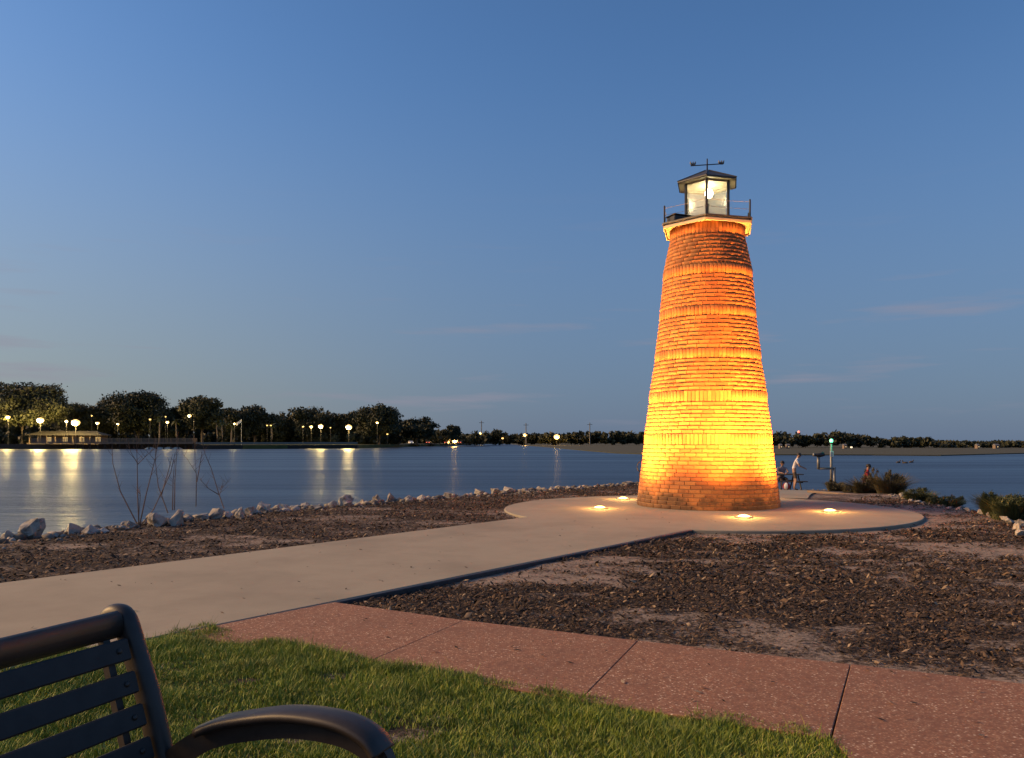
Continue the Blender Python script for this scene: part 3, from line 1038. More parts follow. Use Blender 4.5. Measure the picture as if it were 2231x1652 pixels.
ROCKS = [(12, 1163, 40, 32), (63, 1146, 60, 60), (149, 1157, 44, 24), (190, 1160, 40, 18), (225, 1160, 22, 12), (260, 1152, 30, 14), (283, 1146, 32, 18),
         (335, 1134, 48, 34), (380, 1131, 36, 36), (409, 1122, 28, 18), (437, 1127, 26, 20), (465, 1122, 34, 26), (495, 1125, 24, 14), (521, 1121, 24, 30), (541, 1113, 28, 24),
         (572, 1110, 34, 22), (600, 1110, 20, 12), (618, 1107, 26, 16), (642, 1101, 26, 18), (664, 1104, 20, 12), (690, 1108, 26, 13), (726, 1100, 26, 15), (752, 1094, 32, 26),
         (791, 1087, 24, 20), (822, 1090, 26, 20), (856, 1083, 38, 26), (890, 1090, 26, 14), (918, 1086, 26, 14), (947, 1086, 16, 9), (974, 1080, 24, 15), (1045, 1071, 26, 17),
         (1079, 1072, 24, 15), (1108, 1069, 28, 14), (1144, 1071, 16, 9), (1176, 1067, 14, 11), (1204, 1066, 18, 8), (1239, 1065, 22, 9), (1261, 1063, 16, 9), (1375, 1054, 20, 7)]
for i, (x, y, w, h) in enumerate(ROCKS):
    base = PZ(x, y + h * 0.5, -0.06)
    k = base.y / F
    me = rock_mesh(100 + i, w * k * 1.05, h * k * 1.25, w * k * random.uniform(0.7, 1.1), 0.5)
    o = bpy.data.objects.new('rock', me); COL.objects.link(o)
    o.location = (base.x, base.y + w * k * 0.25, gz(base.x, base.y + w * k * 0.25) + h * k * 0.33)
    o.rotation_euler = (random.uniform(-.2, .2), random.uniform(-.25, .25), random.uniform(0, 6.28))
    if i == 1:
        lab = 'tall pointed pale boulder near the left end of the bank, biggest of the row'
    elif i == 0:
        lab = 'rounded tan rock at the left edge of the photo on the bank'
    elif i == len(ROCKS) - 1:
        lab = 'flat pale rock just left of the brick tower on the far bank'
    else:
        lab = 'pale limestone rock on the left lake bank, %s in the row counting from the left' % (
            ['', '', 'third', 'fourth', 'fifth', 'sixth', 'seventh', 'eighth', 'ninth', 'tenth', 'eleventh', 'twelfth', 'thirteenth', 'fourteenth', 'fifteenth', 'sixteenth', 'seventeenth',
             'eighteenth', 'nineteenth', 'twentieth'][i] if i < 20 else '%d%s' % (i + 1, {1: 'st', 2: 'nd', 3: 'rd'}.get((i + 1) % 10, 'th')))
    tag(o, lab, 'rock', 'rocks lining the left bank')
RR = [(2141, 1116, 24, 11), (2160, 1121, 18, 10), (2176, 1125, 28, 14), (2190, 1133, 22, 12), (2203, 1139, 22, 12), (2222, 1143, 32, 16), (2217, 1153, 22, 14), (2228, 1163, 26, 16),
      (2091, 1110, 14, 7), (2112, 1112, 14, 7), (2003, 1094, 18, 6), (1986, 1091, 12, 6)]
RLAB = ['pale rock at the upper left end of the right-hand row beside the upright shrub', 'small pale rock second from the upper end of the right-hand row', 'wide pale rock third from the upper end of the right-hand row',
        'pale rock fourth from the upper end of the right-hand row', 'pale rock fifth from the upper end of the right-hand row', 'broad pale rock at the right edge of the photo below the dense shrub',
        'pale rock seventh down the right-hand row', 'lowest pale rock of the right-hand row at the photo edge', 'small tan rock on the mulch rim left of the upright shrub',
        'small tan rock just left of the right-hand row', 'flat little white rock below the low green shrub', 'tiny pale rock left of the low green shrub']
for i, (x, y, w, h) in enumerate(RR):
    base = PZ(x, y + h * 0.5, -0.06)
    k = base.y / F
    me = rock_mesh(300 + i, w * k * 1.15, h * k * 1.4, w * k * 0.95, 0.3)
    o = bpy.data.objects.new('rock', me); COL.objects.link(o)
    o.location = (base.x, base.y + w * k * 0.2, gz(base.x, base.y + w * k * 0.2) + h * k * 0.36)
    o.rotation_euler = (random.uniform(-.2, .2), random.uniform(-.2, .2), random.uniform(0, 6.28))
    tag(o, RLAB[i], 'rock', 'rocks lining the right bank')


def rubble(n):
    """broken stone filling the bank below the big rocks"""
    vs_, fs_ = [], []
    P = LANDA[3:24]
    seg = np.diff(P, axis=0); ln = np.hypot(*seg.T); cum = np.concatenate([[0], np.cumsum(ln)])
    import bmesh
    base = []
    for s in range(6):
        bm = bmesh.new(); bmesh.ops.create_icosphere(bm, subdivisions=1, radius=1.0)
        for v in bm.verts:
            v.co *= random.uniform(0.6, 1.1)
        base.append((np.array([v.co[:] for v in bm.verts]), np.array([[v.index for v in f.verts] for f in bm.faces])))
        bm.free()
    nv = 0
    for _ in range(n):
        t = random.random() * cum[-1]
        k = min(int(np.searchsorted(cum, t) - 1), len(seg) - 1); k = max(k, 0)
        u = (t - cum[k]) / ln[k]
        p = P[k] + seg[k] * u
        nr = np.array((seg[k][1], -seg[k][0])) / ln[k]
        off = random.uniform(-0.75, 0.30) if random.random() < 0.75 else -random.uniform(0.4, 2.0)
        q = p + nr * off
        zq = float(ground_z(np.array([q[0]]), np.array([q[1]]))[0])
        if zq < WATER_Z - 0.25:
            continue
        r = random.uniform(0.02, 0.10) ** 1.0 * (0.55 if off > 0.05 else random.choice((1.0, 1.0, 1.6)))
        bv, bf = random.choice(base)
        ang = random.random() * 6.28; c_, s_ = math.cos(ang), math.sin(ang)
        w = bv * r * np.array((1, random.uniform(.6, 1), random.uniform(.45, .8)))
        vs_.append(np.stack([w[:, 0] * c_ - w[:, 1] * s_ + q[0], w[:, 0] * s_ + w[:, 1] * c_ + q[1], w[:, 2] + zq + r * 0.15], -1))
        fs_.append(bf + nv); nv += len(bv)
    tag(np_mesh('rubble', np.concatenate(vs_), np.concatenate(fs_), M['rubble']), 'broken stone rubble on the bank below the rocks', 'rubble', kind='stuff')


rubble(3600)


# ------------------------------------------------------------------ plants
def leaf_cloud(centers, radii, n, size, seed, flat=0.0, shell=0.55, elong=1.6):
    """leaf quads spread through lobes; more of them near the outside, gaps between the lobes"""
    rg = np.random.default_rng(seed)
    centers = np.asarray(centers, float); radii = np.asarray(radii, float)
    vol = radii.prod(axis=1) ** 0.7
    pick = rg.choice(len(centers), n, p=vol / vol.sum())
    d = rg.normal(size=(n, 3)); d /= np.linalg.norm(d, axis=1)[:, None]
    rad = shell + (1 - shell) * rg.random(n) ** 0.7
    rad *= 1 + 0.16 * rg.normal(size=n)
    P = centers[pick] + d * radii[pick] * rad[:, None]
    a = rg.normal(size=(n, 3)); a /= np.linalg.norm(a, axis=1)[:, None]
    b = np.cross(a, d + 0.6 * rg.normal(size=(n, 3))); b /= np.maximum(np.linalg.norm(b, axis=1)[:, None], 1e-6)
    s = size * rg.uniform(0.55, 1.45, n)
    A = a * (s * elong * 0.5)[:, None]; B = b * (s * 0.5)[:, None]
    V = np.stack([P - A, P - B * 0.9 + A * 0.1, P + A, P + B * 0.9 + A * 0.1], 1).reshape(-1, 3)
    Fq = np.arange(n * 4).reshape(n, 4)
    return V, Fq


def crown_lobes(rx, ry, rz, k, seed, cz):
    rnd = random.Random(seed)
    C, Rr = [], []
    for i in range(k):
        a = rnd.uniform(0, 6.28); q = math.sqrt(rnd.random())
        zz = rnd.uniform(-0.75, 0.85)
        sq = math.sqrt(max(0.05, 1 - zz * zz))
        C.append((rx * 0.80 * q * sq * math.cos(a), ry * 0.80 * q * sq * math.sin(a), cz + rz * 0.78 * zz))
        f = rnd.uniform(0.22, 0.42)
        Rr.append((rx * f, ry * f, rz * f * rnd.uniform(0.7, 1.0)))
    return C, Rr


def tree(name, loc, height, rx, crown_h, label, seed, leaf='leaf_dark', n=2600, size=0.55, lobes=26, group=None, shell=0.45, trunk_r=0.35):
    """tapered trunk with limbs and a crown of leaf faces in clumps"""
    t = empty(name, loc, 0, label, 'tree', group)
    rnd = random.Random(seed)
    cz = height - crown_h / 2
    C, Rr = crown_lobes(rx, rx * 0.9, crown_h / 2, lobes, seed, cz)
    tb = MB()
    top = cz + crown_h * 0.15
    tb.tube([(0, 0, -0.3), (rnd.uniform(-.2, .2), 0, height * 0.22), (rnd.uniform(-.4, .4), 0, cz - crown_h * 0.2), (rnd.uniform(-.5, .5), 0, top)],
            [trunk_r * 1.3, trunk_r, trunk_r * 0.7, trunk_r * 0.2], 8)
    for i in rnd.sample(range(len(C)), min(9, len(C))):
        z0 = rnd.uniform(height - crown_h, cz)
        c = C[i]
        tb.tube([(0, 0, z0 * 0.9), (c[0] * 0.5, c[1] * 0.5, (z0 + c[2]) / 2), c], [trunk_r * 0.5, trunk_r * 0.3, trunk_r * 0.08], 5)
    tb.build('trunk', M['bark'], t)
    V, Fq = leaf_cloud(C, Rr, n, size, seed, shell=shell)
    np_mesh('crown', V, Fq, M[leaf], t)
    return t


def shrub(name, loc, w, h, label, seed, leaf='leaf_shrub', n=1800, size=0.035, wispy=0.0, group=None, elong=2.0, strands=0):
    t = empty(name, loc, 0, label, 'shrub', group)
    rnd = random.Random(seed)
    C, Rr = crown_lobes(w / 2, w / 2 * 0.8, h / 2, 16, seed, h * 0.52)
    C += [(rnd.uniform(-.3, .3) * w, rnd.uniform(-.2, .2) * w, h * 0.14) for _ in range(6)]
    Rr += [(w * 0.16, w * 0.16, h * 0.16)] * 6
    sb = MB()
    tips, trad = [], []
    for c in C[:12]:
        top = Vector(c) * (1.0 + wispy * rnd.uniform(0.1, 0.5))
        sb.tube([(c[0] * 0.15, c[1] * 0.15, -0.05), (c[0] * 0.6, c[1] * 0.6, c[2] * 0.6), top], [0.012 * h + 0.004, 0.006 * h + 0.003, 0.002], 4)
        if wispy:
            for q in range(3):
                tips.append(Vector(c) * (1.0 + wispy * rnd.uniform(0.15, 0.55))); trad.append((w * 0.06, w * 0.06, h * 0.12))
    sb.build('stems', M['twig'], t)
    V, Fq = leaf_cloud(C, Rr, n, size, seed, shell=0.35, elong=elong)
    if tips:
        V2, F2 = leaf_cloud(tips, trad, n // 4, size, seed + 1, shell=0.2, elong=elong * 1.3)
        Fq = np.concatenate([Fq, F2 + len(V)]); V = np.concatenate([V, V2])
    if strands:
        rg = np.random.default_rng(seed + 9)
        a = rg.uniform(0, 2 * math.pi, strands); q = rg.random(strands) ** 0.6
        bx, by = np.cos(a) * q * w * 0.34, np.sin(a) * q * w * 0.30
        ln = h * rg.uniform(0.45, 1.08, strands); sp = rg.uniform(0.15, 0.95, strands)
        base = np.stack([bx, by, np.zeros(strands) - 0.03], -1)
        out = np.stack([np.cos(a), np.sin(a), np.zeros(strands)], -1)
        midp = base + out * (ln * sp * 0.3)[:, None] + np.array((0, 0, 1.0)) * (ln * 0.6)[:, None]
        tip = base + out * (ln * sp)[:, None] + np.array((0, 0, 1.0)) * (ln * (1 - 0.25 * sp))[:, None]
        wd = np.stack([-np.sin(a + 1), np.cos(a + 1), np.zeros(strands)], -1) * (0.004 + 0.004 * h)
        V3 = np.stack([base - wd, base + wd, midp + wd, midp - wd, midp - wd, midp + wd, tip + wd * 0.2, tip - wd * 0.2], 1).reshape(-1, 3)
        F3 = np.arange(strands * 8).reshape(-1, 4)
        Fq = np.concatenate([Fq, F3 + len(V)]); V = np.concatenate([V, V3])
    np_mesh('foliage', V, Fq, M[leaf], t)
    return t




def plant_at(px, py, Y):
    p = PD(px, py, Y)
    return p


# right bank shrubs (base pixel, distance, width m, height m)
SH = [(1888, 1088, 23, 0.78, 0.72, 'wispy brownish bush on the right bank in front of the person in red', 'leaf_brown', 0.9, 7000, 0.016),
      (1940, 1088, 21.5, 0.72, 0.78, 'dense dark bush on the right bank beside the wispy brownish bush', 'leaf_brown', 0.35, 9000, 0.016),
      (2000, 1098, 18.5, 0.72, 0.38, 'low rounded green shrub on the right bank above a small white rock', 'leaf_shrub', 0.2, 6000, 0.016),
      (2062, 1110, 17.0, 0.80, 0.30, 'low wispy green shrub between the rounded shrub and the upright shrub', 'leaf_shrub', 0.6, 5000, 0.015),
      (2160, 1122, 14.6, 0.34, 0.44, 'narrow upright green shrub at the head of the right-hand rocks', 'leaf_shrub', 0.3, 5000, 0.015),
      (2212, 1142, 13.6, 0.80, 0.52, 'broad dense green shrub at the right edge of the photo', 'leaf_shrub', 0.3, 9000, 0.017),
      (2185, 1134, 13.9, 0.46, 0.34, 'small green shrub tucked between the upright shrub and the broad dense one', 'leaf_shrub', 0.3, 4000, 0.015),
      (1822, 1070, 31, 0.9, 0.42, 'small tuft of shrubs at the foot of the green navigation light', 'leaf_brown', 0.4, 4000, 0.02),
      (1858, 1080, 25.5, 0.7, 0.34, 'low brown green scrub left of the wispy bush', 'leaf_brown', 0.5, 4000, 0.018)]
for i, (x, y, Y, w, h, lab, lf, wi, n, sz) in enumerate(SH):
    p = PD(x, y, Y)
    shrub('shrub', (p.x, p.y, min(p.z, gz(p.x, p.y) + 0.02) if False else p.z), w, h, lab, 500 + i, lf, n // 2, sz, wi, 'shrubs on the right bank', 3.4, 900)
LT = [(442, 1122, 0.52, 0.18, 'grassy green tuft among the left rocks below the bare saplings'), (588, 1106, 0.36, 0.12, 'small grassy tuft on the bank above the left rocks'),
      (918, 1086, 0.46, 0.20, 'rounded green shrub on the bank behind the largest middle rock'), (1010, 1082, 0.46, 0.15, 'low green shrub between rocks on the middle of the bank'),
      (1162, 1073, 0.30, 0.10, 'tiny green tuft on the bank left of the uplights'), (1318, 1060, 0.70, 0.16, 'wispy low weeds on the far bank left of the tower'),
      (1345, 1056, 0.60, 0.16, 'wispy low weeds on the far bank nearest the tower'), (700, 1102, 0.40, 0.14, 'sparse weeds between rocks left of the largest middle rock')]
for i, (x, y, w, h, lab) in enumerate(LT):
    p = PZ(x, y, -0.08)
    shrub('shrub', (p.x, p.y + 0.25, gz(p.x, p.y + 0.25) - 0.02), w, h * 1.15, lab, 560 + i, 'leaf_shrub', 500, 0.022, 0.5, 'tufts on the left bank', 3.0, 420)


# bare saplings on the left bank: (base pixel) and stems as pixel polylines
SAPL = [('bare sapling fanning out from one base, leftmost on the bank',
         [[(303, 1150), (262, 1070), (246, 1010), (244, 975)], [(303, 1150), (300, 1080), (299, 1010), (297, 950)], [(303, 1150), (318, 1080), (338, 1000), (345, 965)],
          [(303, 1150), (335, 1110), (372, 1030), (382, 985)], [(300, 1010), (285, 985), (278, 960)], [(300, 1012), (322, 990), (336, 978)], [(302, 1130), (306, 1080), (304, 1060)]]),
        ('bare sapling with curved stem, second from the left on the bank', [[(366, 1118), (345, 1060), (339, 1010), (338, 950)], [(352, 1078), (366, 1030), (376, 990)], [(339, 1005), (322, 985)]]),
        ('tall straight bare sapling with double stem, third from the left', [[(380, 1112), (381, 1050), (385, 990), (388, 940)], [(376, 1112), (377, 1050), (381, 1000)]]),
        ('thin upright bare sapling rising from the grassy tuft', [[(427, 1104), (428, 1040), (425, 990), (424, 950)], [(429, 1050), (436, 1010), (440, 985)], [(427, 1030), (408, 1000), (396, 988)]]),
        ('bare forked sapling rightmost on the left bank', [[(488, 1108), (477, 1076), (460, 1020), (447, 990), (441, 965)], [(477, 1078), (455, 1065), (436, 1045)], [(478, 1078), (486, 1060), (497, 1050)], [(480, 1068), (488, 1045)]])]
for lab, stems in SAPL:
    b0 = PZ(stems[0][0][0], stems[0][0][1], -0.05)
    t = empty('bare_sapling', b0, 0, lab, 'sapling', 'bare saplings on the left bank')
    for si, stp in enumerate(stems):
        pts = [PD(x, y, b0.y + (0.0 if k == 0 else 0.10 * math.sin(si * 2.4 + k)) + 0.0) - b0 for k, (x, y) in enumerate(stp)]
        k = len(pts)
        r0 = 0.011 if si < 2 or stp[0] == stems[0][0] else 0.006
        sb = MB().tube(pts, [r0 * (1 - 0.75 * i / (k - 1)) for i in range(k)], 5)
        for q in range(5):                                    # fine side twigs
            i = random.randrange(k - 1); u = random.random()
            a = Vector(pts[i]).lerp(Vector(pts[i + 1]), u)
            if a.z < 0.25:
                continue
            dr = Vector((random.choice((-1, 1)) * random.uniform(0.3, 1.0), random.uniform(-.6, .6), random.uniform(0.6, 1.2))) * random.uniform(0.06, 0.20)
            sb.tube([a, a + dr * 0.5 + Vector((0, 0, -0.01)), a + dr], [0.0032, 0.0024, 0.0012], 4)
        sb.build('stem', M['twig'], t)

# ------------------------------------------------------------------ bench
BE = Vector((-0.99, 2.08, 0))
fx, fy = 0.925, -0.380
brot = math.atan2(fy, fx)
bench = empty('park_bench', BE, brot, 'dark metal slatted park bench with arched armrest in the left foreground', 'bench')
# local x = forward (t), local -y = along the bench toward the left foreground, z up
BLEN = 1.75


def smooth_pts(P, m_):
    P = [Vector(p) for p in P]
    out = []
    for i in range(len(P) - 1):
        a, b, c, d = P[max(i - 1, 0)], P[i], P[i + 1], P[min(i + 2, len(P) - 1)]
        for k_ in range(m_):
            t_ = k_ / m_
            out.append(0.5 * ((2 * b) + (c - a) * t_ + (2 * a - 5 * b + 4 * c - d) * t_ ** 2 + (3 * b - a - 3 * c + d) * t_ ** 3))
    return out + [P[-1]]


def bpost(yoff):
    sect = [(-1, -0.25), (-0.8, -0.5), (0.8, -0.5), (1, -0.25), (1, 0.25), (0.8, 0.5), (-0.8, 0.5), (-1, 0.25)]
    pts = [(-0.060, yoff, 0.800), (-0.056, yoff, 0.832), (-0.036, yoff, 0.846), (-0.008, yoff, 0.838), (0.012, yoff, 0.80), (0.030, yoff, 0.755), (0.075, yoff, 0.65), (0.119, yoff, 0.505), (0.135, yoff, 0.44), (0.105, yoff, 0.36), (0.03, yoff, 0.18), (-0.03, yoff, 0.02), (-0.045, yoff, 0.0)]
    return MB().tube(smooth_pts(pts, 4), 0.036, sect=[(math.cos(t_) * (0.85 + 0.12 * abs(math.sin(2 * t_))), math.sin(t_) * (0.66 + 0.12 * abs(math.sin(2 * t_)))) for t_ in [math.pi * (k_ + 0.5) / 8 for k_ in range(16)]], up=(0, 1, 0))


for yo in (-0.02, -BLEN + 0.02):
    bpost(yo).build('end_frame', M['metal_dark'], bench, True)
rl = MB()
sect = [(math.cos(a) * 1.0, math.sin(a) * 0.62) for a in [k * math.pi / 8 for k in range(16)]]
rl.tube([(-0.004, -0.045, 0.832), (-0.004, -BLEN + 0.045, 0.832)], 0.035, sect=[(s_[1], s_[0]) for s_ in sect])
rl.build('top_rail', M['metal_dark'], bench, True)
lean = math.atan2(0.119, 0.365)
for k in range(5):
    tpos = 0.100 + 0.083 * k                                  # distance down the back from the top
    x = 0.006 + tpos * math.sin(lean) + 0.004; zc = 0.87 - tpos * math.cos(lean)
    s_ = MB()
    s_.box((0, 0, 0), (0.014, BLEN - 0.10, 0.056), 0, 0.004)
    o = s_.build('back_slat', M['slat'], bench)
    o.location = (x, -BLEN / 2, zc); o.rotation_euler = (0, -lean, 0)
    for yb in (-0.085, -0.80, -BLEN + 0.085):                # coach bolts through the straps
        for q in (-0.012,):
            bt = MB().lathe([(0.0075, 0), (0.007, 0.003), (0.004, 0.005)], 10).build('bolt', M['metal_dark'], o, True)
            bt.location = (0.0072, yb + BLEN / 2, 0); bt.rotation_euler = (0, R(90), 0)
for yo in (-0.085, -0.80, -BLEN + 0.085):
    s_ = MB().tube([(-0.014, yo, 0.83), (0.030, yo, 0.68), (0.082, yo, 0.50), (0.10, yo, 0.42)], 0.010, sect=[(-1, -1), (1, -1), (1, 1), (-1, 1)])
    s_.build('back_strap', M['metal_dark'], bench)
for k in range(6):
    s_ = MB().box((0.165 + k * 0.079, -BLEN / 2, 0.425 - 0.012 * math.sin(k / 5 * math.pi)), (0.056, BLEN - 0.10, 0.014), 0, 0.004)
    s_.build('seat_slat', M['slat'], bench)
ARM = [(0.125, 0.500), (0.190, 0.556), (0.261, 0.600), (0.325, 0.627), (0.390, 0.645), (0.482, 0.666), (0.545, 0.674), (0.595, 0.676), (0.640, 0.675), (0.680, 0.670), (0.715, 0.660), (0.746, 0.644), (0.768, 0.618)]
for yo in (-0.02, -BLEN + 0.02):
    web = MB()
    pts = [(a, yo, b - 0.034) for a, b in ARM] + [(0.772, yo, 0.52), (0.752, yo, 0.40), (0.715, yo, 0.22), (0.70, yo, 0.02), (0.70, yo, 0.0)]
    web.tube(smooth_pts(pts, 3), 1.0, sect=[(-0.028, -0.014), (0.028, -0.014), (0.028, 0.014), (-0.028, 0.014)], up=(0, 1, 0))
    arm = web.build('arm_frame', M['metal_dark'], bench)
    cap = MB()
    capsec = [(-0.008, -0.040), (0.004, -0.043), (0.012, -0.036), (0.016, -0.015), (0.016, 0.015), (0.012, 0.036), (0.004, 0.043), (-0.008, 0.040)]
    cap.tube(smooth_pts([(a, yo, b - 0.010) for a, b in ARM[2:]], 4), 1.0, sect=[(q[0], q[1]) for q in capsec], up=(0, 1, 0))
    cap.build('arm_cap', M['metal_dark'], arm, True)
sr = MB()
for yo in (-0.03, -BLEN + 0.03):
    sr.tube([(0.12, yo, 0.405), (0.42, yo, 0.395), (0.72, yo, 0.405)], 0.016, 6)
sr.tube([(0.40, -0.03, 0.385), (0.40, -BLEN + 0.03, 0.385)], 0.014, 6)
sr.build('seat_frame', M['metal_dark'], bench)

# ------------------------------------------------------------------ far left shore: trees
FZ = 0.1
TREES = [  # centre px, top px, half width px, distance, label, leaf, lobes, shell
    (48, 817, 98, 290, 'huge spreading oak at the left edge of the far shore with sky showing through', 'leaf_olive', 46, 0.50, 5200),
    (170, 872, 60, 330, 'low dark tree right of the huge spreading oak', 'leaf_dark', 24, 0.45, 2400),
    (232, 862, 48, 335, 'dark tree filling the dip before the high oak', 'leaf_dark', 22, 0.45, 2200),
    (303, 845, 74, 320, 'high dark oak behind the pier end', 'leaf_dark', 34, 0.5, 3600),
    (374, 880, 44, 330, 'dark tree between the high oak and the tall leaning oak', 'leaf_dark', 20, 0.45, 2000),
    (441, 852, 48, 300, 'tall leaning oak behind the curved pier lamp', 'leaf_olive', 30, 0.45, 3200),
    (512, 883, 44, 330, 'dark tree right of the tall leaning oak', 'leaf_dark', 20, 0.45, 2000),
    (556, 882, 42, 335, 'dark tree behind the white flag', 'leaf_dark', 20, 0.45, 2000),
    (610, 894, 40, 340, 'low dark tree midway along the far left shore', 'leaf_dark', 18, 0.45, 1800),
    (672, 886, 48, 340, 'broad dark tree behind the pair of bright lamps', 'leaf_dark', 22, 0.45, 2200),
    (735, 897, 42, 345, 'low dark tree left of the brightest right lamp', 'leaf_dark', 20, 0.45, 1900),
    (780, 893, 34, 345, 'small dark tree behind the brightest right lamp', 'leaf_dark', 18, 0.45, 1700),
    (827, 879, 54, 325, 'large round oak near the end of the left shore', 'leaf_dark', 32, 0.42, 3600),
    (908, 906, 48, 345, 'rounded dark tree right of the large round oak', 'leaf_dark', 26, 0.3, 2800),
    (980, 925, 26, 390, 'small dome shaped tree above the bright orange lamp', 'leaf_dark', 16, 0.3, 1500),
    (1028, 946, 26, 560, 'low tree right of the bright orange lamp', 'leaf_dark', 14, 0.4, 900),
]
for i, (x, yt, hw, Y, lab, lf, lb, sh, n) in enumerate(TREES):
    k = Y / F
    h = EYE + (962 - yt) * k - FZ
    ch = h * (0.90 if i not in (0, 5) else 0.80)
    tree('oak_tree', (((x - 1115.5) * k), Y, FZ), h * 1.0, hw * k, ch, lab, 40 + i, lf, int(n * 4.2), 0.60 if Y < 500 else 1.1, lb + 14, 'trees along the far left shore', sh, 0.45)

# under-storey hedge so no horizon shows below the crowns
def hedge(name, px, Y, h, n, seed, label, leaf, z0):
    rg = np.random.default_rng(seed)
    C, Rr = [], []
    for (x0, x1) in px:
        for x in np.arange(x0, x1, 11):
            k = Y / F
            hh = h * rg.uniform(0.65, 1.15)
            C.append(((x - 1115.5) * k, Y + rg.uniform(-6, 6), z0 + hh * 0.5)); Rr.append((9 * k * rg.uniform(.7, 1.2), 3.5, hh * 0.55))
    V, Fq = leaf_cloud(C, Rr, n, 1.15, seed, shell=0.15)
    return tag(np_mesh(name, V, Fq, M[leaf]), label, 'undergrowth', kind='stuff')


hedge('undergrowth', [(-160, 870)], 352, 12.0, 52000, 3, 'dark undergrowth below the far left trees', 'leaf_dark', FZ)
hedge('undergrowth', [(-160, 870)], 345, 4.6, 22000, 5, 'low dark scrub at the foot of the far left trees', 'leaf_dark', FZ)
hedge('undergrowth', [(860, 1060)], 420, 5.5, 6000, 4, 'dark undergrowth toward the end of the far left shore', 'leaf_dark', FZ)

# far woods across the middle and the right: one mass of crowns
def wood(name, profile, Y, z0, n, size, seed, label, step=13):
    rg = np.random.default_rng(seed)
    k = Y / F
    xs = [p[0] for p in profile]; ys = [p[1] for p in profile]
    C, Rr = [], []
    for x in np.arange(xs[0], xs[-1], step):
        yt = np.interp(x, xs, ys) + rg.uniform(-1.2, 3.0)
        h = EYE + (962 - yt) * k - z0
        w = step * k * rg.uniform(0.75, 1.35)
        for _ in range(5):
            f = rg.uniform(0.25, 0.45)
            C.append(((x - 1115.5) * k + rg.uniform(-.6, .6) * w, Y + rg.uniform(-8, 8), z0 + h * rg.uniform(0.25, 0.80))); Rr.append((w * 0.62, w * 0.62, h * f * 0.6))
        C.append(((x - 1115.5) * k, Y + rg.uniform(-4, 4), z0 + h * 0.78)); Rr.append((w * 0.55, w * 0.5, h * 0.23))
    V, Fq = leaf_cloud(C, Rr, n, size, seed, shell=0.35)
    return tag(np_mesh(name, V, Fq, M['leaf_dark']), label, 'woods', kind='stuff')


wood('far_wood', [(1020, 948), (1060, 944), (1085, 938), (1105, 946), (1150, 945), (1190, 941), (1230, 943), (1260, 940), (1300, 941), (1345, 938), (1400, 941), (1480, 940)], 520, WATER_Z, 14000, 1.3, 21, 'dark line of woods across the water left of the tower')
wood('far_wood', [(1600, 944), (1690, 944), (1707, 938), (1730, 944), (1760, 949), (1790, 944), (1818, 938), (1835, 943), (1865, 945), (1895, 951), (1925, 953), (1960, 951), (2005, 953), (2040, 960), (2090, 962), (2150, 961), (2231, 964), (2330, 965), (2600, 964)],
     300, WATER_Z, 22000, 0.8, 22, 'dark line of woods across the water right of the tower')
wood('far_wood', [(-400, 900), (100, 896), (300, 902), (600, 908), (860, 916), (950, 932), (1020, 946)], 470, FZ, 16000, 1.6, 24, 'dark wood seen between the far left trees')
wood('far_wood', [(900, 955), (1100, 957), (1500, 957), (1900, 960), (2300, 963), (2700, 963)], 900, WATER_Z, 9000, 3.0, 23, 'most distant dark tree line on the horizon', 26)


def palm(loc, h, label, seed):
    t = empty('palm_tree', loc, 0, label, 'tree', 'palms on the far left shore')
    rnd = random.Random(seed)
    MB().tube([(0, 0, -0.2), (0.1, 0, h * 0.4), (rnd.uniform(-.3, .3), 0, h)], [0.30, 0.24, 0.20], 8).build('trunk', M['palm_bark'], t)
    V, Fq = [], []
    for i in range(26):
        a = rnd.uniform(0, 6.28); e = rnd.uniform(-0.5, 1.3)
        prev = None
        for s in range(5):
            u = s / 4
            rr_ = 2.0 * u
            p = Vector((math.cos(a) * rr_ * math.cos(e * 0.5), math.sin(a) * rr_ * math.cos(e * 0.5), h + math.sin(e) * rr_ - 0.9 * u * u))
            w = Vector((-math.sin(a), math.cos(a), 0)) * (0.28 * math.sin(math.pi * (0.15 + 0.8 * u)))
            V += [p - w, p + w]
            if prev is not None:
                Fq.append((prev, prev + 1, prev + 3, prev + 2))
            prev = len(V) - 2
    np_mesh('crown', [tuple(p) for p in V], Fq, M['leaf_palm'], t)


for i, (x, yt, Y, lab) in enumerate([(347, 912, 285, 'lit palm with pale trunk behind the pier end'), (384, 918, 292, 'leaning palm right of the lit pale palm'), (473, 922, 288, 'palm trunk right of the curved pier lamp'),
                                     (484, 920, 293, 'second palm trunk right of the curved pier lamp'), (503.5, 927, 282, 'brightly lit short palm trunk left of the white flag'), (592, 928, 300, 'palm strung with lights midway along the far shore')]):
    k = Y / F
    palm(((x - 1115.5) * k, Y, FZ), EYE + (962 - yt) * k - FZ, lab, 70 + i)

# ------------------------------------------------------------------ lamps on the far shore
YEL, AMB = (1.0, 0.70, 0.24), (1.0, 0.54, 0.14)


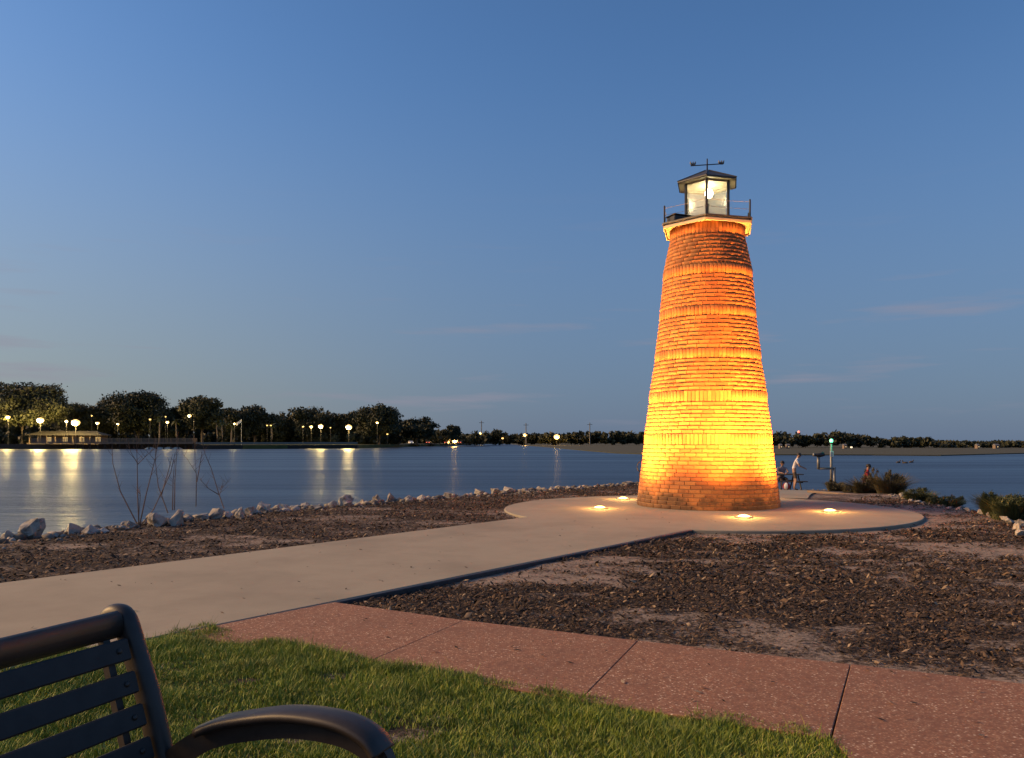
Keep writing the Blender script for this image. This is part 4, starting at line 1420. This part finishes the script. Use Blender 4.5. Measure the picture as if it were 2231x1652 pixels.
def lamp(px, py, Y, ground, power, label, r=0.32, col=YEL, globe='glow_yellow', arm=0.0, group='street lamps on the far shore', name='street_lamp'):
    p = PD(px, py, Y)
    t = empty(name, (p.x, p.y, ground), 0, label, 'lamp', group)
    h = p.z - ground
    pole = MB().lathe([(0.12, 0), (0.08, 0.3), (0.06, h * 0.5), (0.045, h + 0.25)], 8, (arm, 0, 0))
    pole.build('pole', M['black_metal'], t, True)
    hd = MB()
    if arm:
        hd.tube([(arm, 0, h + 0.2), (arm * 0.6, 0, h + 0.55), (0, 0, h + 0.45)], 0.06, 6)
    hd.lathe([(0.05, 0.50), (r * 1.3, r * 0.75), (r * 1.35, r * 0.62)], 12, (0, 0, h))
    hd.build('lamp_head', M['black_metal'], t)
    MB().sphere((0, 0, h), (r * 1.2, r * 1.2, r), 12, 8).build('globe', M[globe], t, True)
    if power >= 1500:
        l = add_light('lamp_light', 'POINT', (p.x, p.y - r * 1.5, p.z - r * 0.6), power * (0.8 if power > 7000 else 0.3), col, r)
    return t


FAR = 278
LAMPS = [(18, 909, FAR, 8000, 'bright lamp nearest the left edge of the far shore', .55), (88, 916, FAR, 20000, 'very bright floodlight left of the pavilion, second largest glare', .95),
         (145, 918, FAR + 4, 9000, 'small lamp between the two largest floodlights', .4), (165, 921, FAR, 30000, 'brightest floodlight by the pavilion over the broad reflection', 1.15),
         (200, 906, FAR + 10, 600, 'small high lamp right of the brightest floodlight', .22), (213, 922, FAR + 2, 3500, 'medium lamp right of the pavilion', .5), (257, 924, FAR + 2, 1800, 'small lamp right of the pavilion by the pier start', .35),
         (327, 914, FAR, 1200, 'thin lamp left of the lit pale palm', .3), (361, 908, FAR + 12, 500, 'small high lamp above the pier end', .22), (365, 920, FAR, 3000, 'bright lamp beside the lit pale palm', .45),
         (511, 923, FAR, 1500, 'lamp beside the brightly lit short palm trunk', .3), (582, 927, FAR + 12, 600, 'left lamp of the close pair midway along the shore', .25), (590, 927, FAR + 12, 600, 'right lamp of the close pair midway along the shore', .25),
         (660, 930, FAR + 18, 500, 'dim lamp left of the pair of bright lamps', .25), (678, 930, FAR + 18, 3000, 'left lamp of the pair of bright lamps', .5), (699, 929, FAR + 15, 8000, 'right lamp of the pair of bright lamps', .75),
         (720, 932, FAR + 25, 500, 'small lamp just right of the bright pair', .22), (760, 931, FAR + 10, 14000, 'brightest lamp on the right half of the far shore, over a long reflection', .95), (822, 921, FAR + 20, 1800, 'lamp glowing inside the large round oak', .4),
         (844, 946, FAR + 40, 500, 'low lamp under the large round oak', .3)]
for x, y, Y, pw, lab, r in LAMPS:
    lamp(x, y, Y, FZ, pw, lab, r)
lamp(413, 906, 258, WATER_Z - 0.5, 6000, 'curved arm lamp standing at the pier end over a yellow reflection', .5, arm=1.4)
lamp(991, 960, 395, FZ, 9000, 'bright orange lamp by the parked cars at the shore end', 1.2, AMB, 'glow_amber')
lamp(1047, 944, 560, WATER_Z, 2500, 'amber lamp on the first utility pole', .7, AMB, 'glow_amber')
lamp(1144, 948, 505, WATER_Z, 5000, 'amber lamp glowing through trees left of the larger amber glow', 1.0, AMB, 'glow_amber')
lamp(1213, 952, 505, WATER_Z, 9000, 'largest amber lamp glowing through trees left of the tower', 1.5, AMB, 'glow_amber')
lamp(1095, 955, 505, WATER_Z, 600, 'small amber lamp between two utility poles', .5, AMB, 'glow_amber')
for x, yt, lab in ((1049, 917, 'leftmost tall utility pole across the water'), (1146, 922, 'middle utility pole above the amber glow'), (1285, 921, 'utility pole nearest the left side of the tower')):
    p = PD(x, yt, 500)
    t = empty('utility_pole', (p.x, 500, WATER_Z), 0, lab, 'pole', 'utility poles across the water')
    MB().lathe([(0.34, 0), (0.26, p.z - WATER_Z)], 8).build('pole', M['steel'], t)
    MB().box((0, 0, p.z - WATER_Z - 1.2), (3.2, 0.25, 0.25)).build('cross_arm', M['wood_dark'], t)
# red beacon mast behind the right wood
p = PD(1740, 941, 305)
t = empty('beacon_mast', (p.x, 305, WATER_Z), 0, 'slender mast with a red light above the woods right of the tower', 'mast')
MB().lathe([(0.12, 0), (0.05, p.z - WATER_Z)], 6).build('mast', M['steel'], t)
MB().sphere((0, 0, p.z - WATER_Z), 0.42, 10, 8).build('red_light', M['glow_red'], t, True)

# ------------------------------------------------------------------ pier, pavilion, boats, flag, cars
PY = 258.0
k = PY / F
X0, X1 = (70 - 1115.5) * k, (421 - 1115.5) * k
pier = empty('boardwalk_pier', ((X0 + X1) / 2, PY, WATER_Z), 0, 'long wooden boardwalk pier with railing on dark pilings, far left shore', 'pier')
LN = X1 - X0
dz = EYE - (964 - 962) * k - WATER_Z
MB().box((0, 1.5, dz), (LN, 3.6, 0.22)).build('deck', M['wood'], pier)
MB().box((0, -0.42, dz - 0.28), (LN, 0.2, 0.34)).build('fascia', M['wood'], pier)
for zz in (0.30, 0.62, 0.94, 1.26):
    MB().box((0, -0.36, dz + zz), (LN, 0.08, 0.16)).build('rail', M['wood'], pier)
    MB().box((0, 3.3, dz + zz), (LN, 0.08, 0.16)).build('rail', M['wood'], pier)
n = 22
for i in range(n + 1):
    x = -LN / 2 + LN * i / n
    MB().box((x, -0.42, dz + 0.55), (0.16, 0.16, 1.75)).build('rail_post', M['wood'], pier)
    if i >= 6:
        MB().lathe([(0.19, -0.8), (0.17, dz - 0.1)], 8, (x, -0.2, 0)).build('piling', M['pilings'], pier)
        MB().lathe([(0.19, -0.8), (0.17, dz - 0.1)], 8, (x, 3.0, 0)).build('piling', M['pilings'], pier)
# dark seawall behind and beyond the pier
sw = MB()
sx0, sx1 = (423 - 1115.5) * k, (775 - 1115.5) * (FAR / F)
sw.prism([(sx0, PY + 1.0), (sx1, FAR + 3), (sx1, FAR + 6), (sx0, PY + 5)], WATER_Z - 0.6, 0.15)
sw.prism([((-200 - 1115.5) * k, PY + 4), (sx0 - 0.02, PY + 4), (sx0 - 0.02, PY + 6), ((-200 - 1115.5) * k, PY + 6)], WATER_Z - 0.6, 0.45)
tag(sw.build('seawall', M['pilings']), 'dark seawall along the far left shore', 'wall')
bl = MB()
bl.prism([(sx0 + 0.05, PY + 1.2), (sx1, FAR + 3.2), (sx1, FAR + 3.6), (sx0 + 0.05, PY + 1.6)], 0.45, 1.05)
tag(bl.build('parapet', M['steel']), 'pale low parapet on top of the seawall right of the pier', 'wall')


def hull(loc, rz, label):
    t = empty('moored_boat', loc, rz, label, 'boat', 'white boats under the pier')
    vv, ff = [], []
    n = 9
    for i in range(n):
        u = i / (n - 1) * 2 - 1
        w = 0.75 * (1 - abs(u) ** 2.6); h = 0.75 * (1 - 0.35 * u * u)
        for a in range(9):
            th = math.pi * a / 8
            vv.append((u * 1.7, -math.cos(th) * w, math.sin(th) * h * (0.35 + 0.65 * (1 - abs(u) ** 3))))
    for i in range(n - 1):
        for a in range(8):
            ff.append((i * 9 + a, i * 9 + a + 1, (i + 1) * 9 + a + 1, (i + 1) * 9 + a))
    b = MB(); b.add(vv, ff); b.build('hull', M['white'], t, True)
    MB().tube([(-1.75, 0, 0.02), (0, -0.76, 0.02), (1.75, 0, 0.02)], 0.05, 6).build('gunwale', M['wood_dark'], t)


for x, lab in ((327, 'leftmost of the four small white boats under the pier'), (348, 'second of the four small white boats under the pier'), (367, 'third and largest looking white boat under the pier'), (386, 'rightmost of the four small white boats under the pier')):
    hull(((x - 1115.5) * (PY + 0.7) / F, PY + 0.7, WATER_Z - 0.05), 0.1, lab)

# pavilion
YP = 288.0
k = YP / F
pv = empty('pavilion', ((150 - 1115.5) * k, YP, FZ), 0, 'long low lakeside pavilion with pale roof and lit open front', 'building')
PW = 26.0
MB().box((0, 0, 0.35), (PW, 7, 0.5)).build('floor', M['wood'], pv)
MB().box((0, 3.2, 2.0), (PW - 1, 0.2, 3.0)).build('back_wall', M['wood'], pv)
for i in range(9):
    MB().box((-PW / 2 + 0.6 + i * (PW - 1.2) / 8, -3.0, 1.9), (0.32, 0.32, 3.0), 0, 0.03).build('column', M['wood'], pv)
for i in range(4):
    MB().box((-PW / 2 + 4 + i * 6, 3.08, 1.9), (1.8, 0.06, 1.6)).build('window', M['glow_window'], pv)
rf_ = MB()
rf_.add([(-PW / 2 - .8, -4.2, 3.4), (PW / 2 + .8, -4.2, 3.4), (PW / 2 + .8, 4.2, 3.4), (-PW / 2 - .8, 4.2, 3.4), (-PW / 2 + 3, 0, 5.0), (PW / 2 - 3, 0, 5.0)],
        [(0, 1, 5, 4), (1, 2, 5), (2, 3, 4, 5), (3, 0, 4), (3, 2, 1, 0)])
rf_.build('roof', M['pilings'], pv)

# flag
YQ = 280.0
k = YQ / F
t = empty('flagpole', ((526 - 1115.5) * k, YQ, FZ), 0, 'flagpole with a pale flag on the far left shore', 'flagpole')
hq = EYE + (962 - 913) * k - FZ
MB().lathe([(0.07, 0), (0.04, hq)], 6).build('pole', M['white'], t)
fl = MB()
vv, ff = [], []
for i in range(7):
    for j in range(2):
        vv.append((-0.30 * i, 0.10 * math.sin(i * 1.3), hq - 0.1 - j * 1.0 - 0.22 * i))
for i in range(6):
    ff.append((2 * i, 2 * i + 1, 2 * i + 3, 2 * i + 2))
fl.add(vv, ff)
fo = fl.build('flag', M['white'], t)
sm = fo.modifiers.new('thickness', 'SOLIDIFY'); sm.thickness = 0.02


def car(px, py, Y, rz, label, paint, rear=True):
    p = PD(px, py, Y)
    t = empty('parked_car', (p.x, Y, FZ), rz, label, 'car', 'cars parked at the far shore end')
    body = MB()
    prof = [(-2.15, .35), (-2.2, .75), (-2.05, .95), (-1.5, 1.0), (-1.05, 1.45), (0.55, 1.48), (1.25, 1.0), (2.0, .88), (2.2, .65), (2.15, .35)]
    vv = [(x, -0.85, z) for x, z in prof] + [(x, 0.85, z) for x, z in prof]
    n = len(prof)
    body.add(vv, [tuple(range(n)), tuple(reversed(range(n, 2 * n)))] + [((i + 1) % n, i, n + i, n + (i + 1) % n) for i in range(n)])
    body.build('body', paint, t)
    for s in (-0.855, 0.855):
        MB().box((-0.25, s, 1.2), (1.5, 0.03, 0.36)).build('side_window', M['black_metal'], t)
    for x in (-1.35, 1.4):
        for s in (-0.82, 0.82):
            w = MB().lathe([(0.20, -0.09), (0.32, -0.09), (0.32, 0.09), (0.20, 0.09)], 14)
            o = w.build('wheel', M['black_metal'], t); o.location = (x, s, 0.32); o.rotation_euler = (R(90), 0, 0)
    for s in (-0.62, 0.62):
        MB().box((-2.2, s, .78), (0.08, 0.42, 0.22)).build('tail_light', M['glow_red'], t)
        MB().box((2.19, s, .70), (0.08, 0.36, 0.18)).build('headlight', M['glow_white'], t)


car(895, 958, 372, R(-70), 'parked car with pale headlights, leftmost of the row at the shore end', M['white'])
car(935, 959, 380, R(80), 'parked car with glowing red tail lights, middle of the row', M['wood_dark'])
car(975, 959, 392, R(75), 'parked car with red tail lights just left of the orange lamp', M['black_metal'])
car(1004, 960, 405, R(75), 'parked car with red tail lights just right of the orange lamp', M['black_metal'])
# road they stand on
rd = MB().prism([((860 - 1115.5) * 365 / F, 362), ((1010 - 1115.5) * 398 / F, 398), ((1090 - 1115.5) * 560 / F, 560), ((1070 - 1115.5) * 570 / F, 572), ((1000 - 1115.5) * 415 / F, 415), ((850 - 1115.5) * 375 / F, 378)], FZ, FZ + 0.02)
tag(rd.build('road', M['steel']), 'road at the far shore end', 'road', kind='structure')

# little houses among the right woods
for x, y, w, lab in ((1716, 977, 7, 'tiny white house right beside the tower across the water'), (1700, 973, 5, 'tiny lit house touching the right side of the tower across the water'), (1840, 972, 6, 'tiny pale house behind the green light across the water'),
                     (2129, 979, 5, 'tiny pale house second from the right edge across the water'), (2170, 979.5, 9, 'tiny white house near the right edge across the water')):
    Yh = 262.0
    k = Yh / F
    t = empty('lake_house', ((x - 1115.5) * k, Yh, WATER_Z + 0.16), 0, lab, 'house', 'houses across the water')
    ww = w * k
    MB().box((0, 0, 0.55), (ww, 1.6, 1.1)).build('wall', M['wood'], t)
    r_ = MB(); r_.add([(-ww / 2 - .1, -.95, 1.1), (ww / 2 + .1, -.95, 1.1), (ww / 2 + .1, .95, 1.1), (-ww / 2 - .1, .95, 1.1), (-ww / 2, 0, 1.6), (ww / 2, 0, 1.6)], [(0, 1, 5, 4), (1, 2, 5), (2, 3, 4, 5), (3, 0, 4), (3, 2, 1, 0)])
    r_.build('roof', M['steel'], t)
    MB().box((0.1, -0.82, 0.6), (0.25, 0.04, 0.3)).build('window', M['glow_window'], t)
t = lamp(1855, 974.5, 258, WATER_Z + 0.16, 0, 'small white lamp on the marsh right of the green light', .3, globe='glow_white', group='lamps across the water')

# ------------------------------------------------------------------ navigation light, viewer, picnic table at the tip
NY = 34.0
b = PD(1811, 1062, NY)
nl = empty('navigation_light', (b.x, NY, gz(b.x, NY)), 0, 'green navigation light on a pole with a small white sign', 'light')
z0 = gz(b.x, NY)
zt = PD(1811, 960, NY).z - z0
MB().lathe([(0.06, -0.1), (0.05, zt - 0.12)], 10).build('pole', M['steel'], nl, True)
MB().lathe([(0.05, 0), (0.09, 0.02), (0.09, 0.05), (0.07, 0.06)], 12, (0, 0, zt - 0.13)).build('lamp_base', M['black_metal'], nl)
MB().lathe([(0.06, 0), (0.068, 0.05), (0.06, 0.11), (0.03, 0.14)], 14, (0, 0, zt - 0.07)).build('green_lens', M['glow_green'], nl, True)
zs = PD(1811, 989, NY).z - z0
MB().box((0, -0.07, zs), (0.15, 0.02, 0.24), 0, 0.005).build('sign_plate', M['white'], nl)
for dz_ in (0.05, 0.0, -0.05):
    MB().box((0, -0.083, zs + dz_), (0.08, 0.004, 0.014)).build('sign_mark', M['black_metal'], nl)
add_light('green_light', 'POINT', (b.x, NY - 0.2, z0 + zt), 6, (0.1, 1.0, 0.5), 0.08)

VY = 33.0
b = PD(1818, 1067, VY)
vw = empty('viewing_scope', (b.x, VY, gz(b.x, VY)), 0, 'pedestal viewing scope on a stepped pipe arm at the tip of land', 'viewer')
z0 = gz(b.x, VY)
za = PD(1818, 1018, VY).z - z0; xa = PD(1783, 1018, VY).x - b.x; zh = PD(1783, 992, VY).z - z0
MB().tube([(0, 0, -0.1), (0, 0, za)], 0.055, 10).build('post', M['steel'], vw, True)
MB().tube([(0.0, 0, za - 0.05), (xa, 0, za - 0.05)], 0.05, 10).build('cross_pipe', M['steel'], vw, True)
MB().tube([(xa, 0, za - 0.08), (xa, 0, zh - 0.05)], 0.06, 10).build('riser', M['steel'], vw, True)
hd = MB().tube([(xa - 0.20, -0.05, zh + 0.02), (xa + 0.05, 0, zh + 0.0), (xa + 0.22, 0.05, zh + 0.05)], [0.055, 0.085, 0.10], 12)
hd.build('scope_head', M['black_metal'], vw, True)
MB().tube([(xa - 0.24, -0.05, zh + 0.02), (xa - 0.19, -0.05, zh + 0.02)], 0.07, 12).build('eyepiece', M['steel'], vw, True)

# low timber edging behind the platform
p0, p1 = PZ(1762, 1073.5, -0.16), PZ(1874, 1079.5, -0.12)
te = MB()
d = p1 - p0
te.box(((p0.x + p1.x) / 2, (p0.y + p1.y) / 2, -0.15), (d.length, 0.14, 0.12), math.atan2(d.y, d.x), 0.012)
tag(te.build('timber_edging', M['wood']), 'low brown timber edging behind the platform at right', 'edging')
# hoop on a slender pole left of the tower
hp = PZ(1394, 1085, -0.03)
t = empty('landing_net', hp, 0, 'slender pole with a dark hoop standing just left of the tower', 'net')
kk = hp.y / F
cx, cz = (1403 - 1394) * kk, (1085 - 1017) * kk
rh = 13.5 * kk
MB().tube([(0.02, 0, 0), (-0.01, 0, cz - rh)], 0.012, 6).build('pole', M['black_metal'], t)
MB().tube([(cx - 0.02 + rh * math.sin(a), 0.02 * math.sin(a), cz - rh * math.cos(a)) for a in [2 * math.pi * i / 24 for i in range(25)]], 0.011, 6).build('hoop', M['black_metal'], t)
MB().tube([(cx - rh * 0.75, 0, cz - rh * 0.68), (cx + rh * 0.6, 0, cz - rh * 0.68)], 0.012, 6).build('handle_bar', M['black_metal'], t)


# ducks
for i, (x, y) in enumerate(((1957, 1008.5), (1972, 1009.5), (1985, 1008))):
    p = PZ(x, y, WATER_Z)
    t = empty('duck', p, R((20, 160, 10)[i]), ('left', 'middle', 'right')[i] + ' one of three small ducks swimming right of the tower', 'duck', 'ducks on the lake')
    MB().sphere((0, 0, 0.06), (0.30, 0.15, 0.13), 10, 8).build('body', M['leaf_brown'] if False else M['wood_dark'], t, True)
    hd = MB().tube([(0.20, 0, 0.10), (0.26, 0, 0.26), (0.30, 0, 0.32)], [0.06, 0.05, 0.07], 8)
    hd.build('head', M['wood_dark'], t, True)

# ------------------------------------------------------------------ people
SKIN = noisy('skin', (0.36, 0.20, 0.13), (0.42, 0.24, 0.16), 8, 0.6, bstr=0, coord='Object')
HAIR = noisy('dark_hair', (0.015, 0.011, 0.009), (0.03, 0.02, 0.015), 30, 0.6, bstr=0.2, coord='Object')
EYEM = noisy('eye_dark', (0.03, 0.02, 0.015), (0.05, 0.03, 0.02), 30, 0.3, bstr=0, coord='Object')
cloth = lambda n, a, b: noisy(n, a, b, 25, 0.85, bstr=0.25, bdist=0.005, coord='Object')
CL = {'white': cloth('white_shirt', (0.62, 0.56, 0.56), (0.74, 0.68, 0.66)), 'grey': cloth('grey_shirt', (0.20, 0.17, 0.19), (0.28, 0.24, 0.26)),
      'red': cloth('red_shirt', (0.28, 0.022, 0.025), (0.38, 0.035, 0.035)), 'pink': cloth('pink_shirt', (0.46, 0.17, 0.12), (0.55, 0.22, 0.16)),
      'navy': cloth('navy_shorts', (0.012, 0.014, 0.03), (0.022, 0.025, 0.05)), 'brown': cloth('brown_shorts', (0.06, 0.04, 0.03), (0.11, 0.075, 0.055)), 'shoe': cloth('dark_shoes', (0.02, 0.015, 0.015), (0.04, 0.03, 0.03))}


def person(loc, rz, J, shirt, shorts, label, scale=1.0):
    """one continuous skinned body; J holds the joints in metres"""
    P, Rd, Ed, reg = [], [], [], []

    def v(p, r):
        P.append(Vector(p)); Rd.append(r); return len(P) - 1

    def e(a, b, region):
        Ed.append((a, b)); reg.append(region)

    pel = v(J['pelvis'], 0.135); sp = v(J['spine'], 0.135); chest = v(J['chest'], 0.15); nk0 = v(J['neckbase'], 0.075)
    nk = v(J['neck'], 0.052)
    hd_dir = (Vector(J['head']) - Vector(J['neck'])).normalized()
    h1 = v(Vector(J['head']) - hd_dir * 0.035, 0.078); h2 = v(Vector(J['head']) + hd_dir * 0.04, 0.092); h3 = v(Vector(J['head']) + hd_dir * 0.10, 0.062)
    e(pel, sp, 'shirt'); e(sp, chest, 'shirt'); e(chest, nk0, 'shirt'); e(nk0, nk, 'skin'); e(nk, h1, 'skin'); e(h1, h2, 'skin'); e(h2, h3, 'skin')
    for s in ('l', 'r'):
        sh = v(J['sho_' + s], 0.068); el = v(J['elb_' + s], 0.042); wr = v(J['wri_' + s], 0.029)
        e(chest, sh, 'shirt'); e(sh, el, 'sleeve'); e(el, wr, 'skin')
        d = (Vector(J['wri_' + s]) - Vector(J['elb_' + s])).normalized()
        palm_ = v(Vector(J['wri_' + s]) + d * 0.07, 0.034); e(wr, palm_, 'skin')
        side = d.cross(Vector((0, 0, 1)))
        side = side.normalized() if side.length > 0.1 else Vector((1, 0, 0))
        dn = side.cross(d).normalized()
        for q, ln in enumerate((0.075, 0.085, 0.08, 0.06)):
            b0 = Vector(J['wri_' + s]) + d * 0.09 + side * (0.027 - 0.018 * q)
            f1 = v(b0 + d * ln * 0.5 - dn * 0.008, 0.009); f2 = v(b0 + d * ln - dn * 0.025, 0.008)
            e(palm_, f1, 'skin'); e(f1, f2, 'skin')
        t1 = v(Vector(J['wri_' + s]) + d * 0.05 + side * 0.045, 0.011); t2 = v(Vector(J['wri_' + s]) + d * 0.085 + side * 0.062 - dn * 0.012, 0.009)
        e(palm_, t1, 'skin'); e(t1, t2, 'skin')
        hp_ = v(J['hip_' + s], 0.095); kn = v(J['kne_' + s], 0.062); an = v(J['ank_' + s], 0.040)
        e(pel, hp_, 'shorts'); e(hp_, kn, 'shorts'); e(kn, an, 'skin')
        toe = Vector(J['toe_' + s]); ball = v(Vector(J['ank_' + s]).lerp(toe, 0.6) + Vector((0, 0, -0.02)), 0.036); te_ = v(toe, 0.028)
        e(an, ball, 'shoe'); e(ball, te_, 'shoe')
    me = bpy.data.meshes.new('person')
    me.from_pydata([tuple(p * scale) for p in P], Ed, [])
    o = bpy.data.objects.new('person', me)
    COL.objects.link(o)
    md = o.modifiers.new('skin', 'SKIN'); md.use_smooth_shade = True
    for i, sv in enumerate(me.skin_vertices[0].data):
        sv.radius = (Rd[i] * scale, Rd[i] * scale * (0.78 if i in (pel, sp, chest) else 1.0))
        sv.use_root = (i == pel)
    o.modifiers.new('sub', 'SUBSURF').levels = 1
    dg = bpy.context.evaluated_depsgraph_get()
    ev = bpy.data.meshes.new_from_object(o.evaluated_get(dg))
    o.modifiers.clear()
    o.data = ev
    ev.materials.clear()
    slots = {'skin': 0, 'shirt': 1, 'sleeve': 1, 'shorts': 2, 'shoe': 3}
    for mm_ in (SKIN, CL[shirt], CL[shorts], CL['shoe']):
        ev.materials.append(mm_)
    A = np.array([P[a] * scale for a, b in Ed]); B = np.array([P[b] * scale for a, b in Ed])
    rad = np.array([(Rd[a] + Rd[b]) / 2 * scale for a, b in Ed])
    D = B - A; LL = (D ** 2).sum(1)
    for poly in ev.polygons:
        c = np.array(poly.center)
        tt = np.clip(((c - A) * D).sum(1) / LL, 0, 1)
        dist = np.linalg.norm(A + D * tt[:, None] - c, axis=1) / rad
        i = int(dist.argmin()); rg = reg[i]
        if rg == 'sleeve' and tt[i] > 0.62: rg = 'skin'
        if rg == 'shorts' and tt[i] > 0.88: rg = 'skin'
        poly.material_index = slots[rg]; poly.use_smooth = True
    o.location = loc; o.rotation_euler = (0, 0, rz)
    tag(o, label, 'person')
    H = Vector(J['head']) * scale
    face = Vector(J.get('face', (0, -1, 0)))
    up = hd_dir
    sd = face.cross(up).normalized()
    hb_ = MB()
    hb_.sphere(tuple(H + up * 0.065 * scale - face * 0.022 * scale), (0.098 * scale, 0.105 * scale, 0.088 * scale), 14, 10)
    hb_.build('hair', HAIR, o, True)
    for s in (-1, 1):
        MB().sphere(tuple(H + face * 0.083 * scale + sd * s * 0.032 * scale + up * 0.02 * scale), 0.011 * scale, 8, 6).build('eye', EYEM, o, True)
        MB().sphere(tuple(H + sd * s * 0.088 * scale + up * 0.0), (0.018 * scale, 0.025 * scale, 0.032 * scale), 8, 6).build('ear', SKIN, o, True)
    MB().tube([H + face * 0.078 * scale + up * 0.02 * scale, H + face * 0.112 * scale - up * 0.022 * scale, H + face * 0.085 * scale - up * 0.03 * scale], [0.010 * scale, 0.017 * scale, 0.010 * scale], 6).build('nose', SKIN, o, True)
    MB().tube([H + face * 0.080 * scale - up * 0.055 * scale - sd * 0.025 * scale, H + face * 0.088 * scale - up * 0.055 * scale, H + face * 0.080 * scale - up * 0.055 * scale + sd * 0.025 * scale], 0.007 * scale, 5).build('mouth', CL['pink'], o, True)
    return o


def sitting(lean=0.15, reach=0.30):
    # seated on a seat 0.45 high, facing local -Y
    return dict(pelvis=(0, 0, 0.56), spine=(0, -lean * 0.45, 0.76), chest=(0, -lean, 0.97), neckbase=(0, -lean * 1.15, 1.09), neck=(0, -lean * 1.25, 1.15), head=(0, -lean * 1.45, 1.235),
                sho_l=(0.18, -lean, 1.03), sho_r=(-0.18, -lean, 1.03), elb_l=(0.24, -lean - 0.16, 0.83), elb_r=(-0.24, -lean - 0.16, 0.83), wri_l=(0.13, -lean - reach, 0.81), wri_r=(-0.13, -lean - reach, 0.81),
                hip_l=(0.10, -0.03, 0.54), hip_r=(-0.10, -0.03, 0.54), kne_l=(0.13, -0.45, 0.53), kne_r=(-0.13, -0.45, 0.53), ank_l=(0.13, -0.42, 0.09), ank_r=(-0.13, -0.40, 0.09),
                toe_l=(0.15, -0.58, 0.03), toe_r=(-0.15, -0.56, 0.03))


def standing(lean=0.12, arm=0.3):
    return dict(pelvis=(0, 0.03, 0.94), spine=(0, 0.0, 1.12), chest=(0, -lean, 1.33), neckbase=(0, -lean * 1.3, 1.45), neck=(0, -lean * 1.5, 1.51), head=(0, -lean * 1.9, 1.60),
                sho_l=(0.19, -lean, 1.39), sho_r=(-0.19, -lean, 1.39), elb_l=(0.25, -lean - 0.12, 1.13), elb_r=(-0.25, -lean - 0.12, 1.13), wri_l=(0.15, -lean - arm, 1.05), wri_r=(-0.15, -lean - arm, 1.05),
                hip_l=(0.10, 0.02, 0.90), hip_r=(-0.10, 0.02, 0.90), kne_l=(0.12, -0.03, 0.49), kne_r=(-0.11, -0.08, 0.49), ank_l=(0.12, 0.05, 0.09), ank_r=(-0.12, 0.02, 0.09),
                toe_l=(0.14, -0.13, 0.03), toe_r=(-0.14, -0.16, 0.03))


TY = 37.0
tb_ = PD(1706, 1060, TY + 0.3)
tz = gz(tb_.x, TY + 0.3)
pt = empty('picnic_table', (tb_.x, TY + 0.3, tz), R(6), 'dark picnic table with bench seats at the tip of land', 'picnic table')
for j in range(5):
    MB().box((0, -0.30 + 0.15 * j, 0.75), (1.7, 0.135, 0.04), 0, 0.006).build('top_board', M['wood_dark'], pt)
for s in (-0.62, 0.62):
    for j in (-0.07, 0.07):
        MB().box((0, s + j, 0.44), (1.7, 0.125, 0.04), 0, 0.006).build('seat_board', M['wood_dark'], pt)
for s in (-0.62, 0.62):
    for q in (-1, 1):
        MB().tube([(s, q * 0.22, 0.73), (s, q * 0.62, -0.02)], 0.035, 6).build('leg', M['black_metal'], pt)
    MB().box((s, 0, 0.40), (0.06, 1.36, 0.06)).build('brace', M['black_metal'], pt)


def foot(px, Y, dy=0):
    x = (px - 1115.5) / F * Y
    return (x, Y, gz(x, Y) + 0.01)


j = sitting(0.12)
person((tb_.x + 0.12, TY + 0.92, tz), 0, j, 'grey', 'navy', 'dark haired person in a grey shirt sitting at the picnic table')
j = standing(0.10)
person(foot(1731, 36.4), R(70), j, 'white', 'brown', 'person in a white shirt standing at the end of the picnic table', 0.98)
person((tb_.x - 0.62, TY + 0.92, tz), 0, sitting(0.16), 'pink', 'navy', 'person in a pinkish red top at the picnic table half hidden by the tower')
f_ = foot(1886, 33.0)
jr = standing(0.06, 0.33)
hz_ = PD(1886, 1012, 33.0).z - 1.72
person((f_[0], 33.0, hz_), R(55), jr, 'red', 'brown', 'dark haired person in a red shirt standing behind the wispy bush')

# red and white ball under the table end
bz = foot(1713, 36.5)
t = empty('beach_ball', bz, 0, 'red and white ball on the ground below the picnic table', 'ball')
for q in range(6):
    vv, ff = [], []
    for a in range(5):
        th = 2 * math.pi * (q + a / 4) / 6 + 0.6
        for ph in range(9):
            w = -math.pi / 2 + math.pi * ph / 8
            vv.append((0.17 * math.cos(w) * math.cos(th), 0.17 * math.cos(w) * math.sin(th), 0.17 + 0.17 * math.sin(w)))
    for a in range(4):
        for ph in range(8):
            ff.append((a * 9 + ph, (a + 1) * 9 + ph, (a + 1) * 9 + ph + 1, a * 9 + ph + 1))
    b = MB(); b.add(vv, ff)
    b.build('panel', CL['red'] if q % 3 else M['white'], t, True)


# ------------------------------------------------------------------ fallen leaf bits on the paving
def litter(n):
    V, Fq = [], []
    rnd = random.Random(5)
    while len(Fq) < n:
        if rnd.random() < 0.6:
            u, w = rnd.uniform(-4, 9), rnd.uniform(0.05, PWID - 0.05)
            p = PA + PDIR * u + PNRM * w
        else:
            u = rnd.uniform(0, 1)
            p = np.array((-1.6 + 5.0 * u, 5.75 - 2.35 * u)) + np.array((rnd.uniform(-0.3, 0.3), rnd.uniform(-0.5, 0.45)))
        a, s_ = rnd.uniform(0, 6.28), rnd.uniform(0.008, 0.028)
        d, e = np.array((math.cos(a), math.sin(a))) * s_, np.array((-math.sin(a), math.cos(a))) * s_ * 0.4
        b = len(V)
        for q, zz in ((p - d, 0.004), (p - e, 0.010), (p + d, 0.012), (p + e, 0.006)):
            V.append((q[0], q[1], zz))
        Fq.append((b, b + 1, b + 2, b + 3))
    tag(np_mesh('leaf_litter', V, Fq, M['chips']), 'scattered bits of bark and leaves on the paving', 'litter', kind='stuff')


litter(170)
